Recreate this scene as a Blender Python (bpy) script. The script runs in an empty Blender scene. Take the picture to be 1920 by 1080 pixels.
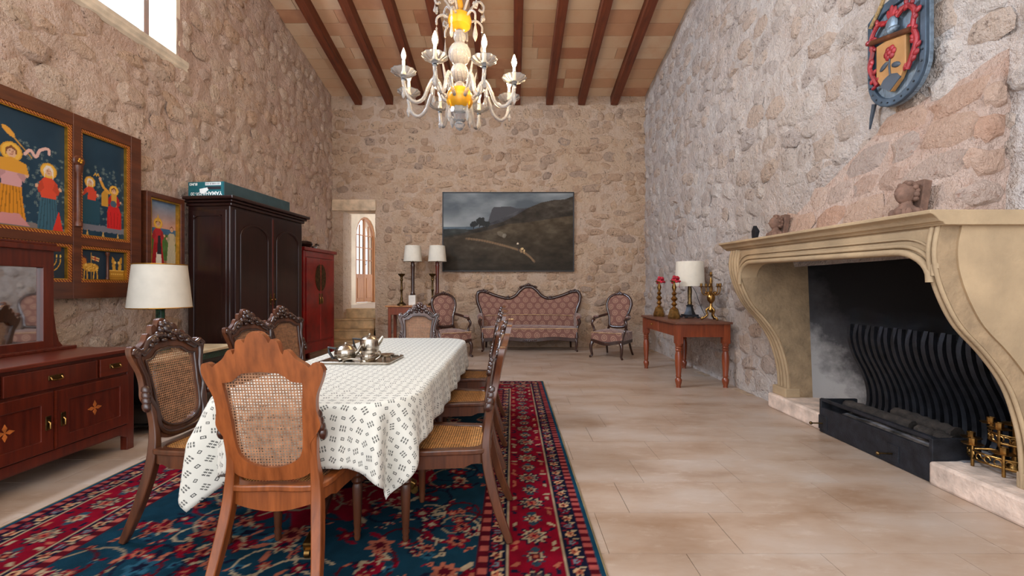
import bpy, bmesh, math, random
import numpy as np
from mathutils import Vector, Matrix

random.seed(7)
np.random.seed(7)
PI = math.pi
scene = bpy.context.scene
COL = scene.collection

# ------------------------------------------------------------------ camera, world, light, exposure
F, CH = 820.0, 1.25            # focal length in pixels of the 1920 frame, camera height
cam_d = bpy.data.cameras.new('camera')
cam_d.sensor_width = 36.0
cam_d.lens = F / 1920 * 36
cam_d.clip_start = 0.05
cam = bpy.data.objects.new('camera', cam_d)
COL.objects.link(cam)
cam.location = (0, 0, CH)
cam.rotation_euler = (PI / 2, 0, 0)
scene.camera = cam

world = bpy.data.worlds.new('world')
scene.world = world
world.use_nodes = True
wn = world.node_tree.nodes
wn['Background'].inputs[0].default_value = (0.84, 0.91, 1.0, 1)
wn['Background'].inputs[1].default_value = 1.2

vs = scene.view_settings
vs.view_transform = 'Standard'
vs.look = 'None'
vs.gamma = 1.0
vs.use_curve_mapping = False
vs.exposure = 0.86
try:
    scene.cycles.use_denoising = True
    scene.cycles.max_bounces = 8
    scene.cycles.diffuse_bounces = 4
    scene.cycles.transparent_max_bounces = 12
    scene.cycles.caustics_reflective = False
    scene.cycles.caustics_refractive = False
    scene.cycles.sample_clamp_indirect = 6.0
except Exception:
    pass


def area_light(name, loc, direction, sx, sy, power, col):
    d = bpy.data.lights.new(name, 'AREA')
    d.shape = 'RECTANGLE'
    d.size, d.size_y = sx, sy
    d.energy = power
    d.color = col
    o = bpy.data.objects.new(name, d)
    COL.objects.link(o)
    o.location = loc
    o.rotation_euler = Vector(direction).to_track_quat('-Z', 'Y').to_euler()
    return o


# daylight through the high window of the left wall, and an area light for daylight from the open end behind the camera
area_light('window_daylight', (-4.35, 3.85, 4.85), (1, 0.16, -0.42), 2.2, 1.7, 800, (0.70, 0.83, 1.0))
area_light('front_daylight', (-0.6, -2.6, 3.0), (0.05, 1, -0.16), 5.4, 3.6, 95, (0.97, 0.97, 1.0))


# ------------------------------------------------------------------ helpers
def at(px, py, Y):
    """photo pixel at depth Y"""
    return Vector(((px - 960) * Y / F, Y, CH - (py - 540) * Y / F))


def lin(c):
    r = []
    for v in c[:3]:
        v = v / 255.0
        r.append(v / 12.92 if v <= 0.04045 else ((v + 0.055) / 1.055) ** 2.4)
    return (r[0], r[1], r[2], 1.0)


class MB:
    """collects shapes; build() links them as one mesh object"""

    def __init__(self):
        self.v = []
        self.f = []
        self.M = Matrix.Identity(4)

    def add(self, vs_, fs_):
        n = len(self.v)
        M = self.M
        self.v.extend([tuple(M @ Vector(p)) for p in vs_])
        self.f.extend([tuple(i + n for i in f) for f in fs_])
        return self

    def box(self, c, s, rz=0.0, taper=1.0):
        hx, hy, hz = s[0] / 2, s[1] / 2, s[2] / 2
        cr, sr = math.cos(rz), math.sin(rz)
        vs_ = []
        for dz, t in ((-hz, taper), (hz, 1.0)):
            for dx, dy in ((-hx, -hy), (hx, -hy), (hx, hy), (-hx, hy)):
                x, y = dx * t, dy * t
                vs_.append((c[0] + x * cr - y * sr, c[1] + x * sr + y * cr, c[2] + dz))
        return self.add(vs_, [(3, 2, 1, 0), (4, 5, 6, 7), (0, 1, 5, 4), (1, 2, 6, 5), (2, 3, 7, 6), (3, 0, 4, 7)])

    def span(self, a, b):
        return self.box([(a[i] + b[i]) / 2 for i in range(3)], [abs(b[i] - a[i]) for i in range(3)])

    def prism(self, pts, d0, d1, axis='y'):
        """closed 2D outline extruded; axis y: pts are (x,z); x: (y,z); z: (x,y)"""
        n = len(pts)
        vs_ = []
        for d in (d0, d1):
            for p in pts:
                if axis == 'y':
                    vs_.append((p[0], d, p[1]))
                elif axis == 'x':
                    vs_.append((d, p[0], p[1]))
                else:
                    vs_.append((p[0], p[1], d))
        fs_ = [tuple(range(n)), tuple(range(2 * n - 1, n - 1, -1))]
        for i in range(n):
            j = (i + 1) % n
            fs_.append((i, i + n, j + n, j))
        return self.add(vs_, fs_)

    def ring(self, outer, inner, d0, d1, axis='y'):
        """two outlines with the same number of points: a flat frame with thickness"""
        n = len(outer)
        vs_ = []
        for d in (d0, d1):
            for o in (outer, inner):
                for p in o:
                    if axis == 'y':
                        vs_.append((p[0], d, p[1]))
                    elif axis == 'x':
                        vs_.append((d, p[0], p[1]))
                    else:
                        vs_.append((p[0], p[1], d))
        fs_ = []
        for i in range(n):
            j = (i + 1) % n
            a, b, c, d = i, j, n + j, n + i
            fs_ += [(a, b, c, d), (2 * n + d, 2 * n + c, 2 * n + b, 2 * n + a),
                    (a, 2 * n + a, 2 * n + b, b), (d, c, 2 * n + c, 2 * n + d)]
        return self.add(vs_, fs_)

    def lathe(self, prof, c=(0, 0, 0), seg=18, lobes=0, amp=0.0, axis=None):
        m = len(prof)
        vs_, fs_ = [], []
        R = Matrix.Identity(3) if axis is None else Vector((0, 0, 1)).rotation_difference(Vector(axis)).to_matrix()
        for r, z in prof:
            for k in range(seg):
                a = 2 * PI * k / seg
                rr = r * (1 + amp * math.cos(lobes * a)) if lobes else r
                p = R @ Vector((rr * math.cos(a), rr * math.sin(a), z))
                vs_.append((c[0] + p.x, c[1] + p.y, c[2] + p.z))
        for i in range(m - 1):
            for k in range(seg):
                l = (k + 1) % seg
                fs_.append((i * seg + k, i * seg + l, (i + 1) * seg + l, (i + 1) * seg + k))
        if prof[0][0] > 1e-5:
            fs_.append(tuple(range(seg - 1, -1, -1)))
        if prof[-1][0] > 1e-5:
            fs_.append(tuple((m - 1) * seg + k for k in range(seg)))
        return self.add(vs_, fs_)

    def tube(self, pts, r, seg=8, closed=False, flat=1.0, up=None):
        pts = [Vector(p) for p in pts]
        n = len(pts)
        if not hasattr(r, '__len__'):
            r = [r] * n
        vs_, fs_ = [], []
        ref = Vector(up) if up else None
        for i in range(n):
            if closed:
                t = pts[(i + 1) % n] - pts[i - 1]
            else:
                t = pts[min(i + 1, n - 1)] - pts[max(i - 1, 0)]
            t = t.normalized() if t.length > 1e-9 else Vector((0, 0, 1))
            if ref is None:
                ref = Vector((0, 0, 1)) if abs(t.z) < 0.9 else Vector((1, 0, 0))
            a = (ref - t * ref.dot(t))
            a = a.normalized() if a.length > 1e-6 else t.orthogonal().normalized()
            if up is None:
                ref = a
            b = t.cross(a)
            for k in range(seg):
                an = 2 * PI * k / seg + PI / seg
                vs_.append(tuple(pts[i] + (a * math.cos(an) * flat + b * math.sin(an)) * r[i]))
        m = n if closed else n - 1
        for i in range(m):
            j = (i + 1) % n
            for k in range(seg):
                l = (k + 1) % seg
                fs_.append((i * seg + k, i * seg + l, j * seg + l, j * seg + k))
        if not closed:
            fs_.append(tuple(range(seg - 1, -1, -1)))
            fs_.append(tuple((n - 1) * seg + k for k in range(seg)))
        return self.add(vs_, fs_)

    def bar(self, pts, w, h, up=(0, 0, 1)):
        """rectangular section swept along pts; w sideways, h along up (numbers or lists)"""
        pts = [Vector(p) for p in pts]
        n = len(pts)
        w = w if hasattr(w, '__len__') else [w] * n
        h = h if hasattr(h, '__len__') else [h] * n
        vs_, fs_ = [], []
        for i in range(n):
            t = (pts[min(i + 1, n - 1)] - pts[max(i - 1, 0)]).normalized()
            u = Vector(up)
            a = (u - t * u.dot(t)).normalized()
            b = t.cross(a)
            for s1, s2 in ((-1, -1), (1, -1), (1, 1), (-1, 1)):
                vs_.append(tuple(pts[i] + b * s1 * w[i] / 2 + a * s2 * h[i] / 2))
        for i in range(n - 1):
            for k in range(4):
                l = (k + 1) % 4
                fs_.append((i * 4 + k, i * 4 + l, i * 4 + 4 + l, i * 4 + 4 + k))
        fs_ += [(3, 2, 1, 0), tuple(n * 4 - 4 + k for k in range(4))]
        return self.add(vs_, fs_)

    def ball(self, c, r, seg=10, rings=6, R=None):
        if not hasattr(r, '__len__'):
            r = (r, r, r)
        vs_ = [(0, 0, -1)]
        for i in range(1, rings):
            p = -PI / 2 + PI * i / rings
            for k in range(seg):
                a = 2 * PI * k / seg
                vs_.append((math.cos(p) * math.cos(a), math.cos(p) * math.sin(a), math.sin(p)))
        vs_.append((0, 0, 1))
        fs_ = []
        for k in range(seg):
            l = (k + 1) % seg
            fs_.append((0, 1 + l, 1 + k))
            for i in range(rings - 2):
                fs_.append((1 + i * seg + k, 1 + i * seg + l, 1 + (i + 1) * seg + l, 1 + (i + 1) * seg + k))
            fs_.append((1 + (rings - 2) * seg + k, 1 + (rings - 2) * seg + l, len(vs_) - 1))
        out = []
        for p in vs_:
            q = Vector((p[0] * r[0], p[1] * r[1], p[2] * r[2]))
            if R is not None:
                q = R @ q
            out.append((c[0] + q.x, c[1] + q.y, c[2] + q.z))
        return self.add(out, fs_)

    def grid(self, nu, nv, fn, closed_u=False):
        vs_ = [fn(i / (nu if closed_u else nu - 1), j / (nv - 1)) for j in range(nv) for i in range(nu)]
        fs_ = []
        for j in range(nv - 1):
            for i in range(nu if closed_u else nu - 1):
                k = (i + 1) % nu
                fs_.append((j * nu + i, j * nu + k, (j + 1) * nu + k, (j + 1) * nu + i))
        return self.add(vs_, fs_)

    def mesh(self, name, angle=40, normals=True):
        me = bpy.data.meshes.new(name)
        me.from_pydata(self.v, [], self.f)
        if normals:
            bm = bmesh.new()
            bm.from_mesh(me)
            bmesh.ops.recalc_face_normals(bm, faces=bm.faces)
            bm.to_mesh(me)
            bm.free()
        if angle:
            me.shade_smooth()
            me.set_sharp_from_angle(angle=math.radians(angle))
        me.update()
        return me

    def build(self, name, mat, parent=None, angle=40, bevel=0.0, normals=True, label=None):
        me = self.mesh(name, angle, normals)
        if mat is not None:
            me.materials.append(mat)
        o = bpy.data.objects.new(name, me)
        COL.objects.link(o)
        if parent is not None:
            o.parent = parent
        if bevel:
            b = o.modifiers.new('edge', 'BEVEL')
            b.width = bevel
            b.segments = 2
            b.limit_method = 'ANGLE'
            b.angle_limit = math.radians(35)
            b.use_clamp_overlap = True
        if label:
            o['label'] = label
        return o


def tag(o, label, cat, group=None):
    o['label'] = label
    o['category'] = cat
    if group:
        o['group'] = group
    return o


def thing(name, label, cat, loc=(0, 0, 0), rz=0.0, group=None):
    o = bpy.data.objects.new(name, None)
    o.empty_display_size = 0.1
    COL.objects.link(o)
    o.location = loc
    o.rotation_euler = (0, 0, rz)
    return tag(o, label, cat, group)


def structure(o):
    o['kind'] = 'structure'
    return o


def copy_tree(o, parent=None):
    kids = list(o.children)
    c = o.copy()
    COL.objects.link(c)
    c.parent = parent
    for k in kids:
        copy_tree(k, c)
    return c


def spline(pts, n=8, closed=False):
    """Catmull-Rom through points of any dimension"""
    P = [np.array(p, float) for p in pts]
    m = len(P)
    out = []
    for i in range(m if closed else m - 1):
        p0 = P[(i - 1) % m] if closed or i > 0 else 2 * P[0] - P[1]
        p1 = P[i]
        p2 = P[(i + 1) % m]
        p3 = P[(i + 2) % m] if closed or i + 2 < m else 2 * P[-1] - P[-2]
        for k in range(n):
            t = k / n
            out.append(tuple(0.5 * ((2 * p1) + (-p0 + p2) * t + (2 * p0 - 5 * p1 + 4 * p2 - p3) * t * t
                                    + (-p0 + 3 * p1 - 3 * p2 + p3) * t ** 3)))
    if not closed:
        out.append(tuple(P[-1]))
    return out


# ------------------------------------------------------------------ materials
class NT:
    def __init__(self, name):
        self.m = bpy.data.materials.new(name)
        self.m.use_nodes = True
        self.t = self.m.node_tree
        self.bsdf = self.t.nodes['Principled BSDF']

    def n(self, kind, **kw):
        nd = self.t.nodes.new(kind)
        for k, v in kw.items():
            if k.startswith('i_'):
                nd.inputs[int(k[2:])].default_value = v
            else:
                setattr(nd, k, v)
        return nd

    def l(self, a, b):
        self.t.links.new(a, b)

    def math(self, op, a, b=None, c=None):
        nd = self.t.nodes.new('ShaderNodeMath')
        nd.operation = op
        for i, v in enumerate((a, b, c)):
            if v is None:
                continue
            if isinstance(v, (int, float)):
                nd.inputs[i].default_value = v
            else:
                self.l(v, nd.inputs[i])
        return nd.outputs[0]

    def mix(self, fac, a, b):
        nd = self.t.nodes.new('ShaderNodeMix')
        nd.data_type = 'RGBA'
        for s, v in ((0, fac), (6, a), (7, b)):
            if isinstance(v, (int, float)):
                nd.inputs[s].default_value = v
            elif isinstance(v, tuple):
                nd.inputs[s].default_value = v
            else:
                self.l(v, nd.inputs[s])
        return nd.outputs[2]

    def ramp(self, fac, stops):
        nd = self.t.nodes.new('ShaderNodeValToRGB')
        cr = nd.color_ramp
        while len(cr.elements) < len(stops):
            cr.elements.new(0.5)
        for e, (p, c) in zip(cr.elements, stops):
            e.position = p
            e.color = c
        self.l(fac, nd.inputs[0])
        return nd.outputs[0]

    def coords(self, scale=(1, 1, 1), kind='Object'):
        tc = self.t.nodes.new('ShaderNodeTexCoord')
        mp = self.t.nodes.new('ShaderNodeMapping')
        mp.inputs['Scale'].default_value = scale
        self.l(tc.outputs[kind], mp.inputs[0])
        return mp.outputs[0]

    def noise(self, vec, scale, detail=4, rough=0.55):
        nd = self.t.nodes.new('ShaderNodeTexNoise')
        nd.inputs['Scale'].default_value = scale
        nd.inputs['Detail'].default_value = detail
        nd.inputs['Roughness'].default_value = rough
        self.l(vec, nd.inputs['Vector'])
        return nd.outputs['Fac']

    def bump(self, h, strength, dist=0.01):
        nd = self.t.nodes.new('ShaderNodeBump')
        nd.inputs['Strength'].default_value = strength
        nd.inputs['Distance'].default_value = dist
        self.l(h, nd.inputs['Height'])
        self.l(nd.outputs[0], self.bsdf.inputs['Normal'])

    def set(self, rough=0.5, metal=0.0, coat=0.0, spec=None, sheen=0.0, trans=0.0, ior=None):
        b = self.bsdf.inputs
        b['Roughness'].default_value = rough
        b['Metallic'].default_value = metal
        b['Coat Weight'].default_value = coat
        if coat:
            b['Coat Roughness'].default_value = 0.18
        if spec is not None:
            b['Specular IOR Level'].default_value = spec
        b['Sheen Weight'].default_value = sheen
        b['Transmission Weight'].default_value = trans
        if ior:
            b['IOR'].default_value = ior
        return self

    def color(self, c):
        if isinstance(c, tuple):
            self.bsdf.inputs['Base Color'].default_value = c
        else:
            self.l(c, self.bsdf.inputs['Base Color'])
        return self


def plain(name, c, rough=0.5, metal=0.0, var=0.2, scale=9.0, bump=0.0, bscale=80.0, coat=0.0, spec=None,
          sheen=0.0, stretch=(1, 1, 1)):
    t = NT(name)
    t.set(rough, metal, coat, spec, sheen)
    a = lin([x * (1 - var) for x in c])
    b = lin([min(255, x * (1 + var * 0.7)) for x in c])
    v = t.coords(stretch)
    f = t.noise(v, scale)
    t.color(t.ramp(f, [(0.3, a), (0.7, b)]))
    if bump:
        t.bump(t.noise(v, bscale, 3), bump)
    return t.m


def wood(name, c1, c2, stretch=(14, 14, 1.2), rough=0.35, coat=0.25, bump=0.05):
    t = NT(name)
    t.set(rough, 0, coat)
    v = t.coords(stretch)
    f = t.noise(v, 2.2, 6, 0.6)
    v2 = t.coords((1, 1, 1))
    g = t.noise(v2, 3.0, 2)
    k = t.math('ADD', t.math('MULTIPLY', f, 0.75), t.math('MULTIPLY', g, 0.25))
    t.color(t.ramp(k, [(0.32, lin(c1)), (0.68, lin(c2))]))
    t.bump(f, bump, 0.004)
    return t.m


M = {}
M['honey'] = wood('honey_wood', (98, 48, 18), (152, 82, 38))
M['walnut'] = wood('walnut_wood', (52, 27, 16), (98, 54, 30))
M['darkwood'] = wood('dark_carved_wood', (36, 19, 14), (66, 36, 25), rough=0.28, coat=0.4)
M['mahogany'] = wood('mahogany', (62, 18, 9), (100, 34, 16), rough=0.3, coat=0.35)
M['mahogany_x'] = wood('mahogany_grain', (70, 22, 10), (108, 38, 17), (1.2, 1.2, 16), rough=0.3, coat=0.35)
M['ebony'] = wood('dark_wardrobe_wood', (24, 10, 9), (46, 20, 16), rough=0.3, coat=0.3)
M['teak'] = wood('table_wood', (96, 38, 16), (140, 64, 28), rough=0.4)
M['pine'] = wood('pale_orange_wood', (150, 92, 44), (188, 124, 66), rough=0.5)
M['beam'] = wood('beam_wood', (66, 28, 12), (122, 58, 28), (9, 0.7, 9), rough=0.6, coat=0.0, bump=0.15)
M['redlac'] = plain('red_lacquer', (128, 18, 14), 0.32, var=0.22, scale=4, coat=0.3)
M['brass'] = plain('aged_brass', (142, 106, 58), 0.36, 1.0, var=0.3, scale=22)
M['darkbrass'] = plain('dark_bronze', (92, 72, 44), 0.42, 1.0, var=0.35, scale=25)
M['silver'] = plain('tarnished_silver', (176, 166, 152), 0.24, 1.0, var=0.18, scale=16)
M['iron'] = plain('black_iron', (34, 36, 42), 0.5, 0.4, var=0.35, scale=14, bump=0.2)
M['soot'] = plain('soot_black', (22, 20, 20), 0.95, var=0.5, scale=5, bump=0.3, bscale=30)
M['shade'] = plain('cream_lampshade', (218, 210, 194), 0.9, var=0.03)
M['gold'] = plain('gold_leaf', (206, 152, 58), 0.34, 0.85, var=0.15, scale=20)
M['white'] = plain('white_stone', (226, 220, 210), 0.7, var=0.06)
M['green'] = plain('green_marble', (24, 60, 46), 0.25, var=0.55, scale=24, coat=0.4)
M['black'] = plain('black_lacquer', (14, 14, 17), 0.22, var=0.3, coat=0.4)
M['cream'] = plain('cream_marble', (214, 190, 152), 0.4, var=0.12, scale=6)
M['sandstone'] = plain('carved_sandstone', (174, 150, 118), 0.88, var=0.12, scale=3, bump=0.3, bscale=70)
M['sandrough'] = plain('rough_sandstone', (158, 134, 104), 0.92, var=0.14, scale=7, bump=0.8, bscale=34)
M['terracotta'] = plain('grey_terracotta', (116, 88, 74), 0.9, var=0.2, scale=18, bump=0.3)
M['plaster'] = plain('pale_plaster', (226, 208, 186), 0.9, var=0.06, scale=3, bump=0.1, bscale=20)
M['step'] = plain('step_limestone', (196, 164, 122), 0.6, var=0.18, scale=6, bump=0.1)
M['candle'] = plain('ivory_sleeve', (240, 232, 214), 0.5, var=0.02)

# ------------------------------------------------------------------ the setting
XL, XR, YB, YF = -3.84, 2.83, 9.3, -1.0      # left wall, right wall, back wall, front end of what is built
SLOPE = 0.2


def ceil_z(y):
    return 5.34 + SLOPE * (YB - y)


def wall_material(name, a, b, c, pit, pit_amt):
    t = NT(name)
    t.set(0.93, spec=0.2)
    v = t.coords()
    n1 = t.noise(v, 1.1, 3)
    n2 = t.noise(v, 7.0, 5, 0.65)
    n3 = t.noise(v, 26.0, 4, 0.7)
    n4 = t.noise(v, 13.0, 6, 0.72)
    base = t.mix(t.ramp(n1, [(0.38, (0, 0, 0, 1)), (0.62, (1, 1, 1, 1))]), lin(a), lin(b))
    base = t.mix(t.ramp(n2, [(0.5, (0, 0, 0, 1)), (0.72, (.75, .75, .75, 1))]), base, lin(c))
    pm = t.math('MULTIPLY', t.ramp(n3, [(0.56, (0, 0, 0, 1)), (0.70, (1, 1, 1, 1))]),
                t.ramp(t.noise(v, 4.2, 4), [(0.50, (0, 0, 0, 1)), (0.62, (pit_amt, pit_amt, pit_amt, 1))]))
    t.color(t.mix(pm, base, lin(pit)))
    h = t.math('ADD', t.math('ADD', n2, n4), t.math('MULTIPLY', n3, 0.4))
    t.bump(h, 1.0, 0.065)
    return t.m


def stone_material(name, cols, pit, pit_amt=0.9):
    t = NT(name)
    t.set(0.92, spec=0.2)
    oi = t.n('ShaderNodeObjectInfo')
    ge = t.n('ShaderNodeNewGeometry')
    r = t.math('FRACT', t.math('ADD', oi.outputs['Random'], t.math('MULTIPLY', ge.outputs['Random Per Island'], 7.31)))
    stops = [(i / (len(cols) - 1), lin(c)) for i, c in enumerate(cols)]
    base = t.ramp(r, stops)
    geo_pos = ge.outputs['Position']
    n2 = t.noise(geo_pos, 11.0, 5, 0.65)
    n3 = t.noise(geo_pos, 30.0, 4, 0.7)
    base = t.mix(t.math('MULTIPLY', n2, 0.55), base, lin([min(255, x * 1.06) for x in cols[0]]))
    pm = t.math('MULTIPLY', t.ramp(n3, [(0.53, (0, 0, 0, 1)), (0.66, (1, 1, 1, 1))]),
                t.ramp(t.noise(geo_pos, 6.5, 3), [(0.46, (0, 0, 0, 1)), (0.60, (pit_amt, pit_amt, pit_amt, 1))]))
    t.color(t.mix(pm, base, lin(pit)))
    h = t.math('ADD', t.math('ADD', n2, t.noise(geo_pos, 17.0, 6, 0.72)), t.math('MULTIPLY', n3, 0.5))
    t.bump(h, 1.0, 0.07)
    return t.m


M['mortar_l'] = wall_material('left_wall_mortar', (230, 203, 184), (224, 192, 174), (206, 166, 142), (118, 84, 68), 0.85)
M['mortar_b'] = wall_material('back_wall_mortar', (220, 188, 158), (224, 196, 172), (200, 156, 122), (98, 78, 68), 0.95)
M['mortar_r'] = wall_material('right_wall_mortar', (230, 221, 215), (225, 211, 203), (210, 188, 172), (112, 94, 86), 0.9)
M['stone_l'] = stone_material('left_wall_stone', [(232, 206, 184), (226, 194, 172), (218, 178, 146), (212, 182, 166), (228, 200, 174)], (104, 76, 62))
M['stone_b'] = stone_material('back_wall_stone', [(220, 188, 158), (208, 170, 138), (192, 156, 130), (212, 178, 150), (170, 146, 132)], (82, 66, 60))
M['stone_r'] = stone_material('right_wall_stone', [(230, 219, 211), (219, 200, 188), (210, 182, 160), (198, 184, 178), (225, 210, 198)], (106, 86, 78), 0.85)
M['stone_h'] = stone_material('hood_stone', [(222, 196, 180), (214, 180, 158), (206, 158, 130), (192, 176, 168), (216, 186, 168)], (160, 108, 84), 0.6)
M['mortar_h'] = wall_material('hood_mortar', (224, 200, 186), (218, 188, 172), (206, 160, 136), (150, 104, 84), 0.7)


def hnoise(u, v, s, seed):
    from mathutils import noise as nz
    return nz.noise(Vector((u * s + seed, v * s - seed * 0.7, seed * 1.3)))


# dome-like irregular stone faces, shared by all walls
def stone_mesh(k):
    rnd = random.Random(100 + k)
    n = 9
    rad = [rnd.uniform(0.8, 1.12) for _ in range(n)]
    sq = rnd.uniform(0.0, 0.35)
    tilt = (rnd.uniform(-.25, .25), rnd.uniform(-.25, .25))
    vs_, fs_ = [], []
    for q, z in ((1.0, -0.7), (0.88, 0.35), (0.55, 0.92)):
        for i in range(n):
            a = 2 * PI * i / n
            s = 1 + sq * (abs(math.sin(2 * a)) - 0.4)
            r = q * rad[i] * s * (1 + rnd.uniform(-.06, .06))
            x, y = r * math.cos(a), r * math.sin(a)
            vs_.append((x, y, z + (tilt[0] * x + tilt[1] * y + rnd.uniform(-.16, .16)) * (z > 0)))
    vs_.append((0, 0, 1 + rnd.uniform(-.25, .12)))
    for j in range(2):
        for i in range(n):
            l = (i + 1) % n
            fs_.append((j * n + i, j * n + l, (j + 1) * n + l, (j + 1) * n + i))
    for i in range(n):
        fs_.append((2 * n + i, 2 * n + (i + 1) % n, 3 * n))
    return vs_, fs_


STONES = [stone_mesh(k) for k in range(14)]


def stone_objects(parent, frame, spots, mat, prefix, limit=300):
    """spots: (u, v, hw, hh, depth, turn); frame(u,v)->(point, uaxis, vaxis, normal). The largest in view become
    parts, the rest one joined part."""
    meshes = []
    for k, (v_, f_) in enumerate(STONES):
        mb = MB()
        mb.add(v_, f_)
        me = mb.mesh(prefix + '_stone', 60)
        me.materials.append(mat)
        meshes.append(me)
    scored = []
    for s in spots:
        p, ua, va, nn = frame(s[0], s[1])
        d = p - Vector((0, 0, CH))
        inview = d.y > 0.3 and abs(d.x / max(d.y, .01)) < 1.2 and abs(d.z / max(d.y, .01)) < 0.68
        foreshort = abs(d.normalized().dot(nn))
        scored.append((s[2] * s[3] / d.length_squared * (0.15 + foreshort) * (1 if inview else 0.001), s, p, ua, va, nn, inview))
    scored.sort(key=lambda e: -e[0])
    rest = MB()
    for i, (sc, s, p, ua, va, nn, inview) in enumerate(scored):
        c, sn = math.cos(s[5]), math.sin(s[5])
        a1 = (ua * c + va * sn) * s[2]
        a2 = (va * c - ua * sn) * s[3]
        a3 = nn * s[4]
        mtx = Matrix(((a1.x, a2.x, a3.x, p.x), (a1.y, a2.y, a3.y, p.y), (a1.z, a2.z, a3.z, p.z), (0, 0, 0, 1)))
        k = random.randrange(len(STONES))
        if i < limit and inview:
            o = bpy.data.objects.new('stone', meshes[k])
            COL.objects.link(o)
            o.parent = parent
            o.matrix_basis = mtx
        else:
            rest.M = mtx
            rest.add(*STONES[k])
    if rest.v:
        rest.M = Matrix.Identity(4)
        o = rest.build('stone_infill', mat, parent, 60)
        o['kind'] = 'stuff'


def rubble(u0, u1, vmax, row_h, wr, skip, holes, rnd):
    spots = []
    v = 0.06
    while v < 7.4:
        rh = row_h * rnd.uniform(0.75, 1.3)
        u = u0 + rnd.uniform(0, 0.2)
        while u < u1:
            w = rnd.uniform(*wr)
            cu, cv = u + w / 2, v + rh / 2 + rnd.uniform(-.05, .05)
            hw, hh = w * rnd.uniform(.44, .54), rh * rnd.uniform(0.42, 0.58)
            if cv < vmax(cu) - 0.22 and rnd.random() > skip:
                ok = True
                for (a, b, c, d) in holes:
                    if a - hw < cu < b + hw and c - hh < cv < d + hh:
                        ok = False
                if ok:
                    spots.append((cu, cv, hw, hh, rnd.uniform(0.010, 0.034), rnd.uniform(-.3, .3)))
            u += w
        v += rh
    return spots


def stone_wall(name, frame, u0, u1, vmax, holes, mat, smat, row_h, wr, skip, seed, amp=0.018, cell=0.06, extra_skip=()):
    nu = int((u1 - u0) / cell) + 1
    us = list(np.linspace(u0, u1, nu))
    for (a, b, c, d) in holes:                      # grid lines fall on the hole edges
        for e in (a, b):
            if u0 < e < u1:
                us[min(range(nu), key=lambda i: abs(us[i] - e))] = e
    vtop = max(vmax(u0), vmax(u1))
    nv = int(vtop / cell) + 1
    vs_list = list(np.linspace(0, vtop, nv))
    for (a, b, c, d) in holes:
        for e in (c, d):
            if 0 < e < vtop:
                vs_list[min(range(nv), key=lambda i: abs(vs_list[i] - e))] = e
    mb = MB()
    V, idx = [], {}
    for j, v in enumerate(vs_list):
        for i, u in enumerate(us):
            vv = min(v, vmax(u) + 0.1)
            p, ua, va, nn = frame(u, vv)
            h = amp * (hnoise(u, vv, 3.1, seed) + 0.8 * hnoise(u, vv, 8.0, seed + 3))
            V.append(tuple(p + nn * (h - 0.004)))
    Fc = []
    for j in range(nv - 1):
        for i in range(nu - 1):
            cu, cv = (us[i] + us[i + 1]) / 2, (vs_list[j] + vs_list[j + 1]) / 2
            if vs_list[j] > vmax(cu) + 0.1:
                continue
            if any(a < cu < b and c < cv < d for (a, b, c, d) in holes):
                continue
            a = j * nu + i
            Fc.append((a, a + 1, a + nu + 1, a + nu))
    mb.add(V, Fc)
    o = structure(mb.build(name, mat, None, 70, normals=False))
    rnd = random.Random(seed)
    spots = rubble(u0, u1, vmax, row_h, wr, skip, list(holes) + list(extra_skip), rnd)
    stone_objects(o, frame, spots, smat, name)
    return o


WIN = (2.75, 5.0, 3.86, 5.75)          # window opening in the left wall: y0, y1, z0, z1
DOOR = (-3.60, -2.91, 0.0, 2.89)       # doorway in the back wall: x0, x1, z0, z1
FIRE = (2.41, 4.4, 0.0, 1.46)          # firebox opening in the right wall

wl = stone_wall('wall_left', lambda u, v: (Vector((XL, u, v)), Vector((0, 1, 0)), Vector((0, 0, 1)), Vector((1, 0, 0))),
                1.2, YB + .12, ceil_z, [WIN], M['mortar_l'], M['stone_l'], 0.20, (0.16, 0.42), 0.14, 11, 0.034, 0.05)
wb = stone_wall('wall_back', lambda u, v: (Vector((u, YB, v)), Vector((1, 0, 0)), Vector((0, 0, 1)), Vector((0, -1, 0))),
                XL - .1, XR + .1, lambda u: 5.34, [DOOR], M['mortar_b'], M['stone_b'], 0.18, (0.16, 0.46), 0.22, 23, 0.026, 0.05,
                extra_skip=[(-3.9, -2.85, 2.85, 3.2)])
wr_ = stone_wall('wall_right', lambda u, v: (Vector((XR, u, v)), Vector((0, 1, 0)), Vector((0, 0, 1)), Vector((-1, 0, 0))),
                 1.2, YB + .12, ceil_z, [FIRE], M['mortar_r'], M['stone_r'], 0.19, (0.15, 0.44), 0.25, 37, 0.026, 0.05,
                 extra_skip=[(2.3, 4.6, 0.0, 1.9)])

# outer faces that keep daylight out
mb = MB()
mb.span((XL - 0.42, -1.0, 0), (XL - 0.40, WIN[0], 7.6)).span((XL - 0.42, WIN[1], 0), (XL - 0.40, YB + .1, 7.6))
mb.span((XL - 0.42, WIN[0], 0), (XL - 0.40, WIN[1], WIN[2])).span((XL - 0.42, WIN[0], WIN[3]), (XL - 0.40, WIN[1], 7.6))
mb.span((XL - .4, -1.0, 0), (XL - 0.04, 1.25, 7.4))
structure(mb.build('wall_left_outer', M['plaster'], None, 0))
mb = MB()
mb.span((XR + 0.9, -1.0, 0), (XR + 0.92, YB + .1, 7.6)).span((XR + 0.04, -1.0, 0), (XR + .9, 1.25, 7.4))
structure(mb.build('wall_right_outer', M['plaster'], None, 0))

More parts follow.
